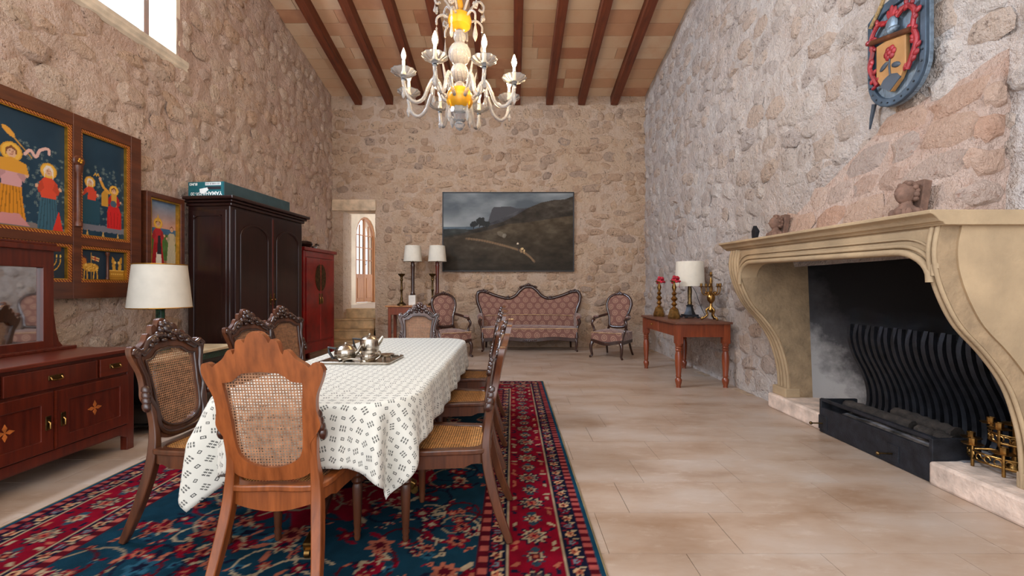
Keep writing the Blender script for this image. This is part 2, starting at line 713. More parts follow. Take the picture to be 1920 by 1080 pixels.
mb = MB()
mb.span((XL - .42, YB + .42, 3.2), (XR + .95, YB + .46, 6.0)).span((DOOR[1] + .3, YB + .42, 0), (XR + .95, YB + .46, 3.2))
structure(mb.build('wall_back_outer', M['plaster'], None, 0))

# floor of staggered limestone tiles
t = NT('limestone_tile')
t.set(0.34, spec=0.45)
oi = t.n('ShaderNodeObjectInfo')
ge = t.n('ShaderNodeNewGeometry')
mp = t.n('ShaderNodeMapping')
mp.inputs['Scale'].default_value = (1, 2.4, 1)
mp.inputs['Rotation'].default_value = (0, 0, 0.35)
t.l(ge.outputs['Position'], mp.inputs[0])
f1 = t.noise(mp.outputs[0], 1.3, 5, 0.6)
f2 = t.noise(mp.outputs[0], 5.5, 5, 0.7)
c = t.ramp(f1, [(0.3, lin((150, 122, 100))), (0.5, lin((174, 153, 136))), (0.72, lin((186, 172, 161)))])
c = t.mix(t.ramp(f2, [(0.55, (0, 0, 0, 1)), (0.75, (.5, .5, .5, 1))]), c, lin((204, 190, 178)))
c = t.mix(t.math('MULTIPLY', oi.outputs['Random'], 0.22), c, lin((166, 132, 102)))
t.color(c)
t.bump(f2, 0.06, 0.004)
M['tile'] = t.m
M['grout'] = plain('floor_grout', (170, 146, 122), 0.9)
fl = structure(MB().span((XL - .1, -1.2, -0.2), (XR + .1, YB + .05, -0.004)).build('floor', M['grout'], None, 0))
rnd = random.Random(5)
TW, TD = 0.63, 0.375
tm = MB().box((0, 0, -0.004), (TW - 0.003, TD - 0.003, 0.012)).mesh('floor_tile', 0)
tm.materials.append(M['tile'])
r = 0
y = 0.555 + TD / 2
while y < YB:
    off = 0.83 + (0.0, 0.25, 0.44)[r % 3] + rnd.uniform(-.02, .02)
    k = -9
    while True:
        x = off + k * TW + TW / 2
        k += 1
        if x < XL - 0.2:
            continue
        if x > XR + 0.2:
            break
        o = bpy.data.objects.new('tile', tm)
        COL.objects.link(o)
        o.parent = fl
        o.location = (x, y, rnd.uniform(-.0006, .0006))
    y += TD
    r += 1

# pitched ceiling: slab, clay tiles between rafters
cl_m = plain('ceiling_mortar', (206, 184, 156), 0.95)
mb = MB()
a, b = ceil_z(-1.0), ceil_z(YB)
mb.prism([(-1.0, a), (YB + .3, b - .06), (YB + .3, b + .1), (-1.0, a + .16)], XL - .42, XR + .95, 'x')
ce = structure(mb.build('ceiling', cl_m, None, 0))
t = NT('clay_ceiling_tile')
t.set(0.85, spec=0.2)
oi = t.n('ShaderNodeObjectInfo')
ge = t.n('ShaderNodeNewGeometry')
c = t.ramp(oi.outputs['Random'], [(0.0, lin((206, 174, 142))), (0.3, lin((214, 186, 156))), (0.55, lin((202, 166, 132))),
                                  (0.8, lin((192, 148, 116))), (1.0, lin((174, 122, 94)))])
n1 = t.noise(ge.outputs['Position'], 3.2, 4)
c = t.mix(t.ramp(n1, [(0.45, (0, 0, 0, 1)), (0.7, (.6, .6, .6, 1))]), c, lin((204, 158, 124)))
t.color(c)
t.bump(t.noise(ge.outputs['Position'], 30, 3), 0.15)
M['clay'] = t.m
BX = [(px - 960) * YB / F for px in (673, 731, 790, 849, 909, 969, 1030, 1090, 1151)]
edges = [XL] + BX + [XR]
ang = -math.atan(SLOPE)
tile_cache = {}
rnd = random.Random(9)
yy = YB
while yy > 5.4:
    y0 = yy - 0.27
    for i in range(len(edges) - 1):
        x0, x1 = edges[i], edges[i + 1]
        cuts = [x0, x1] if rnd.random() < 0.6 else [x0, x0 + (x1 - x0) * rnd.uniform(.35, .65), x1]
        for q in range(len(cuts) - 1):
            w = cuts[q + 1] - cuts[q]
            if w < 0.06:
                continue
            key = round(w, 2)
            if key not in tile_cache:
                me = MB().box((0, 0, 0), (key - 0.006, 0.27, 0.02)).mesh('ceiling_tile', 0)
                me.materials.append(M['clay'])
                tile_cache[key] = me
            o = bpy.data.objects.new('tile', tile_cache[key])
            COL.objects.link(o)
            o.parent = ce
            ym = (y0 + yy) / 2
            o.location = ((cuts[q] + cuts[q + 1]) / 2, ym, ceil_z(ym) - 0.006 + rnd.uniform(-.002, .002))
            o.rotation_euler = (ang, 0, 0)
    yy -= 0.2755
mbb = MB().box((0, 0, -0.10), (0.15, 6.4, 0.20)).mesh('rafter', 0)
mbb.materials.append(M['beam'])
for x in BX:
    o = bpy.data.objects.new('beam', mbb)
    COL.objects.link(o)
    o.parent = ce
    ym = YB - 3.12
    o.location = (x, ym, ceil_z(ym) - 0.012)
    o.rotation_euler = (ang, 0, 0)
    bv = o.modifiers.new('edge', 'BEVEL')
    bv.width = 0.008
    bv.segments = 1

# high window of the left wall
y0, y1, z0, z1 = WIN
win = structure(MB().ring([(y0 + .02, z0 + .16), (y1 - .0, z0 + .16), (y1, z1), (y0, z1)],
                          [(y0 + .09, z0 + .23), (y1 - .07, z0 + .23), (y1 - .07, z1 - .07), (y0 + .07, z1 - .07)],
                          XL - 0.36, XL - 0.31, 'x').build('window_1', M['walnut'], None, 0))
MB().span((XL - .35, (y0 + y1) / 2 - .025, z0 + .2), (XL - .32, (y0 + y1) / 2 + .025, z1 - .04)).build('mullion', M['walnut'], win, 0)
gl = NT('window_glass')
gl.set(0.02, trans=1.0, ior=1.05)
gl.color((0.97, 0.99, 1, 1))
M['pane'] = gl.m
for a, b in ((y0 + .08, (y0 + y1) / 2 - .02), ((y0 + y1) / 2 + .02, y1 - .06)):
    MB().span((XL - .338, a, z0 + .22), (XL - .334, b, z1 - .06)).build('pane', M['pane'], win, 0)
mb = MB()
mb.span((XL - .42, y1, z0), (XL - 0.0, y1 + .06, z1 + .06)).span((XL - .42, y0 - .06, z0), (XL - 0.0, y0, z1 + .06))
mb.span((XL - .42, y0, z1), (XL - .0, y1, z1 + .06))
structure(mb.build('trim_1', M['plaster'], None, 0))
mb = MB()                                           # sloping stone sill that runs past the opening
prof = [(XL - .40, z0 + .18), (XL - .30, z0 + .18), (XL + .01, z0 + .05), (XL + .045, z0 + .03), (XL + .045, z0 - .02),
        (XL + .025, z0 - .045), (XL + .03, z0 - .075), (XL + .0, z0 - .10), (XL - .40, z0 - .10)]
mb.M = Matrix(((1, 0, 0, 0), (0, 1, 0, 0), (0, 0, 1, 0), (0, 0, 0, 1)))
mb.prism(prof, y0 - .1, y1 + .14, 'y')
structure(mb.build('trim_2', plain('window_sill_marble', (214, 200, 180), 0.5, var=0.14, scale=5), None, 30))

# doorway, lintel, steps and the passage behind
x0, x1, z0, z1 = DOOR
structure(MB().span((XL + .02, YB - .035, z1), (x1 + .02, YB + .4, z1 + .24)).build('trim_3', plain('lintel_stone', (206, 180, 150), 0.9, var=0.14, scale=6, bump=0.5, bscale=25), None, 0, 0.012))
mb = MB().span((x0 - .25, YB + .02, 0), (x0, YB + .5, z1)).span((x1, YB + .02, 0), (x1 + .3, YB + .5, z1))
structure(mb.build('trim_4', M['mortar_b'], None, 0))
st = structure(MB().span((XL + .12, 9.5, 0), (x1, 9.9, .80)).build('floor_landing', M['step'], None, 0, 0.008))
for k, (zz, yf) in enumerate(((.6, 9.22), (.4, 8.97), (.2, 8.72))):
    MB().span((XL + .04, yf, 0), (x1 + (.10 if k == 2 else 0.0), 9.52, zz - .035)).span((XL + .04, yf - .02, zz - .035), (x1 + (.12 if k == 2 else 0.0), 9.52, zz)).build('step', M['step'], st, 0, 0.006)
mb = MB()
mb.add([(-4.9, 9.85, .8), (x1 + .6, 9.85, .8), (x1 + .9, 13.2, .92), (-4.9, 13.2, .92)], [(0, 1, 2, 3)])
structure(mb.build('floor_passage', plain('passage_floor', (206, 196, 186), 0.4, var=.06), None, 0))
# passage wall that carries the arched door; it runs away to the right
pa = Vector((-4.55, 10.05, 0))
pd = (at(704, 500, 11.75) - at(667, 500, 10.95)); pd.z = 0
door_w = pd.length
pd.normalize()
pn = Vector((pd.y, -pd.x, 0))
if pn.y > 0:
    pn = -pn
d0 = at(667, 500, 10.95); d0.z = 0
Mdoor = Matrix(((pd.x, pn.x, 0, d0.x), (pd.y, pn.y, 0, d0.y), (0, 0, 1, 0.87), (0, 0, 0, 1)))   # x along door, y towards us


def arch(w, h, rise, inset=0.0, n=9):
    """pointed-round arch outline, from lower left counter-clockwise"""
    w0, w1 = inset, w - inset
    cx = w / 2
    pts = [(w0, 0 if inset == 0 else 0), (w1, 0)]
    hs = h - rise
    for k in range(n + 1):
        a = PI * k / n
        pts.append((cx + (w / 2 - inset) * math.cos(a), hs + (rise - inset) * math.sin(a) ** 0.85))
    return pts


DH, RISE = 2.22, 0.62
mb = MB()
mb.M = Mdoor
hole = arch(door_w, DH, RISE)
# wall with arched hole: outer outline mapped onto the same number of points
outer = [(-2.2, -1.0), (door_w + 2.0, -1.0)]
n = len(hole) - 2
for k in range(n):
    a = PI * k / (n - 1)
    if k == 0:
        outer.append((door_w + 2.0, 1.6))
    elif k == n - 1:
        outer.append((-2.2, 1.6))
    else:
        outer.append((door_w / 2 + (door_w / 2 + 2.1) * math.cos(a), 1.6 + 2.6 * math.sin(a)))
mb.ring(outer, hole, -0.25, 0.0, 'y')
structure(mb.build('wall_passage', M['plaster'], None, 30))
mb = MB()
mb.span((-4.9, 9.55, 3.7), (x1 + 1.6, 13.5, 3.8)).span((-4.95, 9.5, 0), (-4.85, 10.6, 3.8))
structure(mb.build('ceiling_passage', M['plaster'], None, 0))
dr = structure(MB().build('door_1', None)) if False else None
mb = MB()
mb.M = Mdoor
mb.ring(arch(door_w, DH, RISE), [(p[0], max(p[1], 0.0)) for p in arch(door_w, DH, RISE, 0.05)], -0.10, -0.02, 'y')
dr = structure(mb.build('door_1', M['pine'], None, 30))
half = door_w / 2
for s in (0, 1):
    a0, a1 = (0.05, half - .004) if s == 0 else (half + .004, door_w - .05)
    mb = MB(); mb.M = Mdoor
    mb.span((a0, -.08, 0.02), (a1, -.04, .74))
    mb.span((a0 + .07, -.045, 0.12), (a1 - .07, -.03, .64))
    mb.span((a0, -.08, .74), (a0 + .045, -.04, 1.75)).span((a1 - .045, -.08, .74), (a1, -.04, 1.75))
    leaf = mb.build('door_leaf', M['pine'], dr, 0, 0.004)
    mid = (a0 + a1) / 2
    for zz in (1.10, 1.42, 1.74):
        mb = MB(); mb.M = Mdoor
        mb.span((a0, -.075, zz - .012), (a1, -.045, zz + .012)).build('glazing_bar', M['pine'], leaf, 0)
    mb = MB(); mb.M = Mdoor
    top = DH - .12 if s == 0 else DH - .12
    mb.span((mid - .012, -.075, .74), (mid + .012, -.045, 2.0)).build('glazing_bar', M['pine'], leaf, 0)
    for c_, (b0, b1) in enumerate(((a0, mid), (mid, a1))):
        for r_, (c0, c1) in enumerate(((.74, 1.10), (1.10, 1.42), (1.42, 1.74))):
            mb = MB(); mb.M = Mdoor
            mb.span((b0 + .01, -.062, c0 + .01), (b1 - .01, -.058, c1 - .01)).build('pane', M['pane'], leaf, 0)
mb = MB(); mb.M = Mdoor
mb.span((half - .03, -.085, .02), (half + .03, -.035, DH - .06)).build('meeting_stile', M['pine'], dr, 0)
mb = MB(); mb.M = Mdoor
mb.tube([(half + .02, -.02, .98), (half + .02, .0, 1.0), (half + .02, .0, 1.1)], .008, 6).build('handle', M['iron'], dr)

# ------------------------------------------------------------------ fireplace
PROF = [(2.31, 1.60), (2.285, 1.46), (2.30, 1.32), (2.355, 1.17), (2.43, 1.04), (2.56, 0.90), (2.67, 0.75), (2.735, 0.60),
        (2.785, 0.40), (2.80, 0.15)]
PROF = spline(PROF, 4)
MT = 0.055 / 2.2                                   # the old lintel rises a little towards the far end
fp = thing('fireplace', 'large carved sandstone fireplace with curved corbel jambs and sooty hearth', 'fireplace', (0, 0, 0))


def tilt(mb, y_ref=2.35):
    mb.v = [(p[0], p[1], p[2] + (p[1] - y_ref) * MT * max(0, min(1, (p[2] - 0.3) / 1.0))) for p in mb.v]
    return mb


for ya, yb in ((2.35, 2.415), (4.39, 4.60)):
    mb = MB()
    xb = XR + .06 if ya < 3 else 3.06
    mb.prism([(x, z) for x, z in PROF] + [(xb, .15), (xb, 1.60)], ya, yb, 'y')
    jamb = tilt(mb).build('jamb', M['sandrough'], fp, 30)
    # moulded front edge that follows the curve
    mb = MB()
    yc = (ya + yb) / 2
    for off, rr in (((-0.075, .016), (-0.035, .024), (0.02, .02), (0.07, .02)) if yc > 3.4 else ((-.012, .014), (.018, .012))):
        s = 1 if yc > 3.4 else -1
        mb.tube([(x - .002, yc + s * off, z) for x, z in PROF], rr, 8)
    tilt(mb).build('jamb_moulding', M['sandstone'], jamb, 60)
    mb = MB().span((2.74 if ya > 3 else 2.785, ya - .01, .148), (XR + .06, yb + .005, .24))
    mb.build('jamb_foot', M['sandstone'], jamb, 0, 0.01)
# lintel with rounded lower corners
mb = MB()
low = [(2.414, 1.312)] + [(2.414 + 0.2 * (1 - math.cos(a)), 1.30 + 0.14 * math.sin(a)) for a in np.linspace(0.2, PI / 2, 6)]
low += [(4.39 - 0.2 * (1 - math.cos(a)), 1.30 + 0.14 * math.sin(a)) for a in np.linspace(PI / 2, 0.2, 6)] + [(4.39, 1.30)]
mb.prism([(2.357, 1.31)] + low + [(4.593, 1.31), (4.593, 1.62), (2.357, 1.62)], 2.30, 2.46, 'x')
lint = tilt(mb).build('lintel', M['sandstone'], fp, 35, 0.004)
mb = MB()
pts = [(2.40, 1.28)] + [(2.40 + 0.22 * (1 - math.cos(a)), 1.30 + 0.155 * math.sin(a)) for a in np.linspace(0.15, PI / 2, 8)]
pts += [(4.405 - 0.22 * (1 - math.cos(a)), 1.30 + 0.155 * math.sin(a)) for a in np.linspace(PI / 2, 0.15, 8)] + [(4.405, 1.24)]
for dz, rr in ((0.0, .02), (0.035, .012), (0.075, .007)):
    mb.tube([(2.292, p[0] + (0.0 if dz == 0 else (-dz if p[0] < 3.4 else dz) * 0.6), p[1] + dz) for p in pts], rr, 8)
tilt(mb).build('lintel_moulding', M['sandstone'], lint, 60)
# mantel shelf with stepped moulding
mb = MB()
prof = [(2.20, 1.665), (2.20, 1.645), (2.215, 1.64), (2.235, 1.625), (2.25, 1.605), (2.27, 1.60), (2.28, 1.585), (XR + .05, 1.585), (XR + .05, 1.665)]
mb.prism(prof, 2.30, 4.66, 'y')
tilt(mb).build('mantel_shelf', M['sandstone'], fp, 30, 0.004)
# near return of the stone surround
mb = MB().span((2.33, 2.345, .9), (XR + .04, 2.40, 1.585))
mb = MB()
sidep = [(x + .10, z) for x, z in PROF]
mb.prism(sidep + [(XR + .05, .15), (XR + .05, 1.585)], 2.338, 2.352, 'y')
tilt(mb).build('side_slab', M['sandstone'], fp, 30)
# hearth blocks
hm = plain('whitewashed_hearth_stone', (212, 190, 174), 0.9, var=0.18, scale=8, bump=0.9, bscale=22)
for ya, yb, xf in ((1.7, 2.79, 2.655), (3.80, 4.62, 2.70)):
    MB().span((xf, ya, 0), (3.5, yb, 0.15)).build('hearth_block', hm, fp, 0, 0.018)
MB().span((3.02, 2.79, 0), (3.5, 3.80, 0.15)).build('hearth_bed', M['soot'], fp, 0)
# firebox: blackened curved shell
mb = MB()


def shell(u, v):
    a = PI * u
    y = 3.405 - math.cos(a) * 1.0
    x = XR + .005 + (0.555 - 0.18 * v) * math.sin(a) ** 0.6
    return (x, y, 0.14 + v * 1.55)


mb.grid(28, 14, shell)
t = NT('sooty_firebox_plaster')
t.set(0.95)
ge = t.n('ShaderNodeNewGeometry')
sx = t.n('ShaderNodeSeparateXYZ')
t.l(ge.outputs['Position'], sx.inputs[0])
n1 = t.noise(ge.outputs['Position'], 4.0, 5, 0.65)
k = t.math('ADD', t.math('MULTIPLY', t.math('SUBTRACT', sx.outputs[1], 3.55), 1.0), t.math('MULTIPLY', t.math('SUBTRACT', n1, 0.5), 0.7))
k = t.math('SUBTRACT', k, t.math('MULTIPLY', t.math('SUBTRACT', sx.outputs[2], 0.55), 0.55))
t.color(t.ramp(k, [(0.30, lin((20, 19, 21))), (0.60, lin((66, 64, 66))), (0.86, lin((160, 157, 155)))]))
t.bump(n1, 0.4)
mb.build('firebox', t.m, fp, 60)
mb = MB().span((2.455, 2.417, 1.55), (3.6, 4.585, 1.578))
mb.build('smoke_chamber', M['soot'], fp, 0)
# curved iron fireback bars
for k in range(21):
    y = 2.62 + k * 0.064
    pts = [(3.02 + .02 * (k % 2), y, .93), (3.015, y, .82), (3.05, y, .68), (3.13, y, .52), (3.18, y, .38), (3.19, y, .24), (3.16, y, .15)]
    MB().bar(spline(pts, 3), 0.034, 0.03, (1, 0, 0)).build('fireback_bar', M['iron'], fp, 40)
MB().bar([(3.07, 2.6, .88), (3.07, 3.94, .88)], .02, .02).bar([(3.22, 2.6, .3), (3.22, 3.94, .3)], .02, .02).build('fireback_rail', M['iron'], fp, 0)

# chimney hood of rough stone above the mantel
hb = [(2.53, 2.50), (2.53, 4.34), (XR + .03, 4.40), (XR + .03, 2.50)]
zb_, zt_ = 1.655, 2.62
mb = MB()


def hood_pt(u, v):
    """u along Y from near to far, v up"""
    y0_, y1_ = 2.50, 4.36 - 1.26 * v ** 0.9
    x = 2.53 + (XR + .02 - 2.53) * v
    y = y0_ + (y1_ - y0_) * u
    return Vector((x + 0.02 * hnoise(y, v, 4, 2), y, zb_ + (zt_ - zb_) * v + 0.045 * u * (1 - v)))


nu_, nv_ = 30, 18
mb.grid(nu_, nv_, lambda u, v: tuple(hood_pt(u, v)))
mb.grid(2, nv_, lambda u, v: tuple(hood_pt(0, v)) if u == 0 else (XR + .05, 2.50, hood_pt(0, v).z))
mb.grid(2, nv_, lambda u, v: tuple(hood_pt(1, v)) if u == 0 else (XR + .05, hood_pt(1, v).y, hood_pt(1, v).z))
hood = structure(mb.build('wall_hood', M['mortar_h'], None, 50))
hn = Vector((-(zt_ - zb_), 0, (XR + .02 - 2.53))).normalized()
hv = Vector((XR + .02 - 2.53, 0, zt_ - zb_)).normalized()


def hood_frame(u, v):
    vv = min(max(v / (zt_ - zb_), 0), 1)
    y1_ = 4.36 - 1.26 * vv ** 0.9
    uu = min(max((u - 2.5) / max(y1_ - 2.5, .01), 0), 1)
    return hood_pt(uu, vv), Vector((0, 1, 0)), hv, hn


rnd = random.Random(77)
spots = []
v = 0.02
while v < 0.86:
    rh = rnd.uniform(.15, .24)
    u = 2.52
    lim = 4.34 - 1.26 * ((v + rh / 2) / .965) ** 0.9
    while u < lim - .08:
        w = min(rnd.uniform(.2, .46), lim - u + .04)
        spots.append((u + w / 2, v + rh / 2, w * .53, rh * .55, rnd.uniform(.008, .022), rnd.uniform(-.35, .35)))
        u += w
    v += rh
stone_objects(hood, hood_frame, spots, M['stone_h'], 'hood')
spots = []
v = 0.04
while v < 0.8:
    d = 0.30 * (1 - v / .965)
    spots.append((2.53 + (XR - 2.53) * (v / .965) + d / 2, 1.655 + v + .09, max(d * .5, .04), .085, .03, 0.1))
    v += .19
stone_objects(hood, lambda u, v: (Vector((u, 2.50, v)), Vector((1, 0, 0)), Vector((0, 0, 1)), Vector((0, -1, 0))), spots, M['stone_h'], 'hood_side')

# ash box at the front of the hearth
ab = thing('fire_basket', 'long black iron ash box with two pull handles set into the hearth', 'fire basket', (2.69, 3.295, 0.0))
MB().span((-.012, -.50, .005), (.012, .50, .22)).build('front_plate', M['iron'], ab, 0, 0.004)
MB().span((.01, -.49, .005), (.30, .49, .025)).build('base_tray', M['iron'], ab, 0)
for s in (-1, 1):
    MB().span((-.015, s * .50 - .012, .005), (.30, s * .50 + .012, .29)).build('end_plate', M['iron'], ab, 0, 0.004)
MB().bar([(0, -.5, .285), (0, .5, .285)], .022, .022).bar([(.05, -.5, .255), (.05, .5, .255)], .014, .014).bar([(.11, -.5, .255), (.11, .5, .255)], .014, .014).build('top_rail', M['iron'], ab, 0)
for y in (-.22, .47):
    p = MB().span((-.018, y - .05, .03), (-.008, y + .05, .15)).build('door_flap', M['iron'], ab, 0, .003)
    MB().tube([(-.012, y, .085), (-.10, y + .01, .085)], .006, 6).ball((-.11, y + .01, .085), .014, 8, 5).build('pull_handle', M['darkbrass'], p)
# charred logs inside
for i, (x, y, z, l, r, a) in enumerate(((2.89, 3.46, .245, .60, .045, .03), (3.04, 3.22, .25, .5, .05, -.06), (2.90, 2.99, .235, .22, .04, .05))):
    mb = MB()
    pts = [(-l / 2, 0, 0), (-l / 4, .012, .006), (0, -.008, .0), (l / 4, .01, .008), (l / 2, 0, 0)]
    mb.tube(spline(pts, 3), [r * (1 + .15 * math.sin(3.1 * q + i)) for q in range(13)], 9)
    o = mb.build('charred_log', plain('charred_wood_%d' % i, (44, 38, 34), 0.95, var=.5, scale=14, bump=.8, bscale=25), None, 50)
    o.location = (x, y, z)
    o.rotation_euler = (0, 0, PI / 2 + a)
    tag(o, ('thick charred log lying along the ash box rails', 'short blackened log crossing the fire bed', 'shortest burnt log at the end of the fire bed near the candle stand')[i], 'log', 'burnt logs in the hearth')
mb = MB()
mb.grid(30, 14, lambda u, v: (2.78 + v * .55, 2.75 + u * 1.3, .15 + .05 * math.sin(PI * u) * math.sin(PI * min(1, v * 1.1)) + .015 * hnoise(u * 5, v * 3, 2.2, 9)))
o = mb.build('ash_bed', plain('grey_ash', (120, 118, 120), 0.98, var=.5, scale=9, bump=.6, bscale=50), fp, 60)
o['kind'] = 'stuff'


# carved heads standing on the mantel
def bust(loc, s, label, lean):
    b = thing('carved_head', label, 'sculpture', loc, 0.0)
    mb = MB()                                       # face looks to -X
    # one continuous head: lathe-like grid shaped into a face
    def head(u, v):
        a = 2 * PI * u
        p = PI * (v - .5)
        r = math.cos(p)
        x, y, z = r * math.cos(a), r * math.sin(a), math.sin(p)
        front = max(0, -x)
        k = 1.0
        if front > .35:
            f = (front - .35) / .65
            ay = abs(y)
            k += .30 * f * math.exp(-(ay / .13) ** 2) * math.exp(-((z + .02) / .20) ** 2)      # nose
            k -= .13 * f * math.exp(-((ay - .33) / .14) ** 2) * math.exp(-((z - .18) / .12) ** 2)   # eye sockets
            k += .08 * f * math.exp(-((z - .36) / .12) ** 2)                                     # brow
            k += .09 * f * math.exp(-(ay / .25) ** 2) * math.exp(-((z + .36) / .07) ** 2)          # lips
            k += .13 * f * math.exp(-(ay / .25) ** 2) * math.exp(-((z + .66) / .13) ** 2)          # chin
        return (x * .058 * k * s, y * .046 * s * (1 if z > -.2 else 1 + .25 * (z + .2)), (.155 + z * .068) * s)
    mb.grid(36, 26, head, True)
    mb.build('head', M['terracotta'], b, 70)
    mb = MB()
    rnd = random.Random(int(loc[1] * 100))
    for k in range(46):
        a = rnd.uniform(-1.9, 1.9)
        p = rnd.uniform(-.7, 1.4)
        if abs(a) > 1.35 and p < .75:
            continue
        x, y, z = math.cos(p) * math.cos(a), math.cos(p) * math.sin(a), math.sin(p)
        mb.ball((x * .058 * s, y * .05 * s, (.158 + z * .07) * s), rnd.uniform(.011, .018) * s, 7, 5)
    mb.build('hair', M['terracotta'], b, 70)
    mb = MB()
    mb.lathe([(.03 * s, .11 * s), (.034 * s, .085 * s), (.05 * s, .07 * s), (.075 * s, .045 * s), (.082 * s, .02 * s), (.07 * s, 0)], (0, 0, 0), 22, 9, .07)
    for k in range(9):
        a = 2 * PI * k / 9
        mb.ball((.066 * s * math.cos(a), .066 * s * math.sin(a), .03 * s), (.022 * s, .022 * s, .034 * s), 7, 5)
    mb.build('draped_collar', M['terracotta'], b, 60)
    mb = MB().prism([(.04 * s, 0), (.085 * s, 0), (.125 * s, .23 * s), (.075 * s, .24 * s)], -.045 * s, .045 * s, 'y')
    mb.build('back_block', M['terracotta'], b, 0, 0.004)
    return b


bust((2.43, 2.70, 1.665 + .35 * MT), 1.0, 'curly-haired carved head looking outward, on the mantel under the painted shield', 0)
bust((2.44, 4.05, 1.665 + 1.7 * MT), .92, 'smaller dark carved head at the far end of the stone mantel', 0)
o = MB().prism([(5.02, 1.75), (5.08, 1.81), (5.09, 1.91), (5.05, 1.97), (5.0, 1.90)], XR - .045, XR + .01, 'x').build('wall_bracket', M['iron'], None, 0, .004)
tag(o, 'small black iron bracket fixed to the stone wall beside the mantel', 'bracket')

# painted shield with a rose, hung from a rope
sh = thing('heraldic_shield', 'grey metal shield with red mantling and rose crest hung by a rope', 'shield', (XR - .075, 3.10, 2.80))
# local: build directly as (y along wall, z up, x towards the room); far side of the wall is to the photo's left
W2 = .235


def shield_outline(k=1.0, n=12):
    pts = [(-W2 * k, .46 * k), (-W2 * k, 0.02 * k)]
    for i in range(1, n):
        a = PI * i / n
        pts.append((-W2 * k * math.cos(a), .02 * k - .27 * k * math.sin(a) ** .9))
    pts += [(W2 * k, .02 * k), (W2 * k, .46 * k), (W2 * .55 * k, .52 * k), (-W2 * .55 * k, .52 * k)]
    return pts


steel = plain('painted_steel_grey', (112, 128, 142), 0.45, 0.35, var=.25, scale=18, stretch=(1, 8, 1))
MB().prism(shield_outline(), -.02, .012, 'x').build('plate', steel, sh, 30, .004)
c_ = (0, .12)
o_ = shield_outline(1.0)
i_ = [(p[0] * .82, c_[1] + (p[1] - c_[1]) * .84) for p in o_]
rim = MB().ring(o_, i_, -.045, -.015, 'x').build('rim', plain('dark_steel_rim', (66, 82, 98), .5, .4), sh, 30, .006)
m_ = [(p[0] * .91, c_[1] + (p[1] - c_[1]) * .92) for p in o_]
for i in range(0, len(m_)):
    MB().ball((-.047, m_[i][0], m_[i][1]), .007, 6, 4).build('rivet', M['iron'], rim)
_before = set(sh.children)
tan = plain('tan_painted_wood', (170, 124, 74), .6, var=.1)
crest = MB().prism([(-.085, .20), (-.085, .03), (-.05, -.03), (0, -.07), (.05, -.03), (.085, .03), (.085, .20)], -.065, -.03, 'x').build('small_shield', tan, sh, 0, .004)
dk = plain('slate_paint', (62, 72, 84), .6)
red = plain('crimson_paint', (136, 26, 34), .5, var=.25, scale=20)
MB().prism([(-.06, -.022), (-.04, .005), (0, .02), (.04, .005), (.06, -.022), (0, -.066)], -.069, -.06, 'x').build('mound', dk, crest, 0)
mb = MB().tube([(-.068, 0, .01), (-.069, .004, .06), (-.068, 0, .11)], .005, 6)
mb.ball((-.068, -.034, .05), (.006, .028, .014), 8, 5, Matrix.Rotation(.4, 3, 'X')).ball((-.068, .036, .072), (.006, .028, .014), 8, 5, Matrix.Rotation(-.5, 3, 'X'))
mb.build('rose_stem', dk, crest)
mb = MB()
for k in range(6):
    a = 2 * PI * k / 6
    mb.ball((-.069, .02 * math.cos(a), .125 + .02 * math.sin(a)), (.009, .017, .017), 8, 5)
mb.ball((-.075, 0, .125), (.008, .014, .014), 8, 5)
mb.build('rose', red, crest)
MB().tube([(-.07, -.115, .175), (-.07, .115, .235)], .014, 10).build('baton', M['walnut'], sh)
MB().ball((-.055, .0, .265), (.022, .034, .042), 12, 8).ball((-.06, .0, .235), (.026, .045, .02), 10, 6).build('helmet', steel, sh)
mb = MB()
for k, (a, l) in enumerate(((-.5, .05), (0, .065), (.5, .05))):
    mb.ball((-.055, .03 * math.sin(a), .30 + l * .45), (.010, .014, l * .55), 8, 6, Matrix.Rotation(-a * .6, 3, 'X'))
mb.build('crest_plume', red, sh)
rnd = random.Random(4)
for s in (-1, 1):
    mb = MB()
    path = spline([(.03, .27), (.08, .29), (.125, .24), (.115, .17), (.135, .10), (.11, .03), (.085, -.02)], 4)
    mb.tube([(-.055, s * p[0], p[1] + .02) for p in path], .013, 7)
    for k in range(16):
        p = path[int(k * (len(path) - 1) / 15)]
        a = rnd.uniform(0, 6.28)
        mb.ball((-.058, s * (p[0] + .02 * math.cos(a)), p[1] + .02 + .018 * math.sin(a)), (.012, rnd.uniform(.012, .022), rnd.uniform(.009, .015)), 8, 5, Matrix.Rotation(a, 3, 'X'))
    mb.build('mantling', red, sh)
for o in [c for c in sh.children if c not in _before]:      # the crest fills most of the plate
    o.scale = (1, 1.42, 1.42)
    o.location = (0, 0.01, -.055)
rope = plain('hemp_rope', (150, 124, 84), .9, var=.3, scale=60, bump=.6, bscale=120)
mb = MB()
for a, b in (((-.06, .19, .40), (-.05, .03, .62)), ((-.05, .03, .62), (-.06, -.12, .60)), ((-.05, .03, .62), (-.03, .02, .80))):
    mb.tube([a, tuple((a[i] + b[i]) / 2 - (.01 if i == 2 else 0) for i in range(3)), b], .013, 8)
mb.build('rope', rope, sh)
MB().prism([(.205, -.16), (.235, -.15), (.255, -.25), (.262, -.33), (.235, -.25)], -.012, .004, 'x').build('sword_tip', dk, sh, 0)

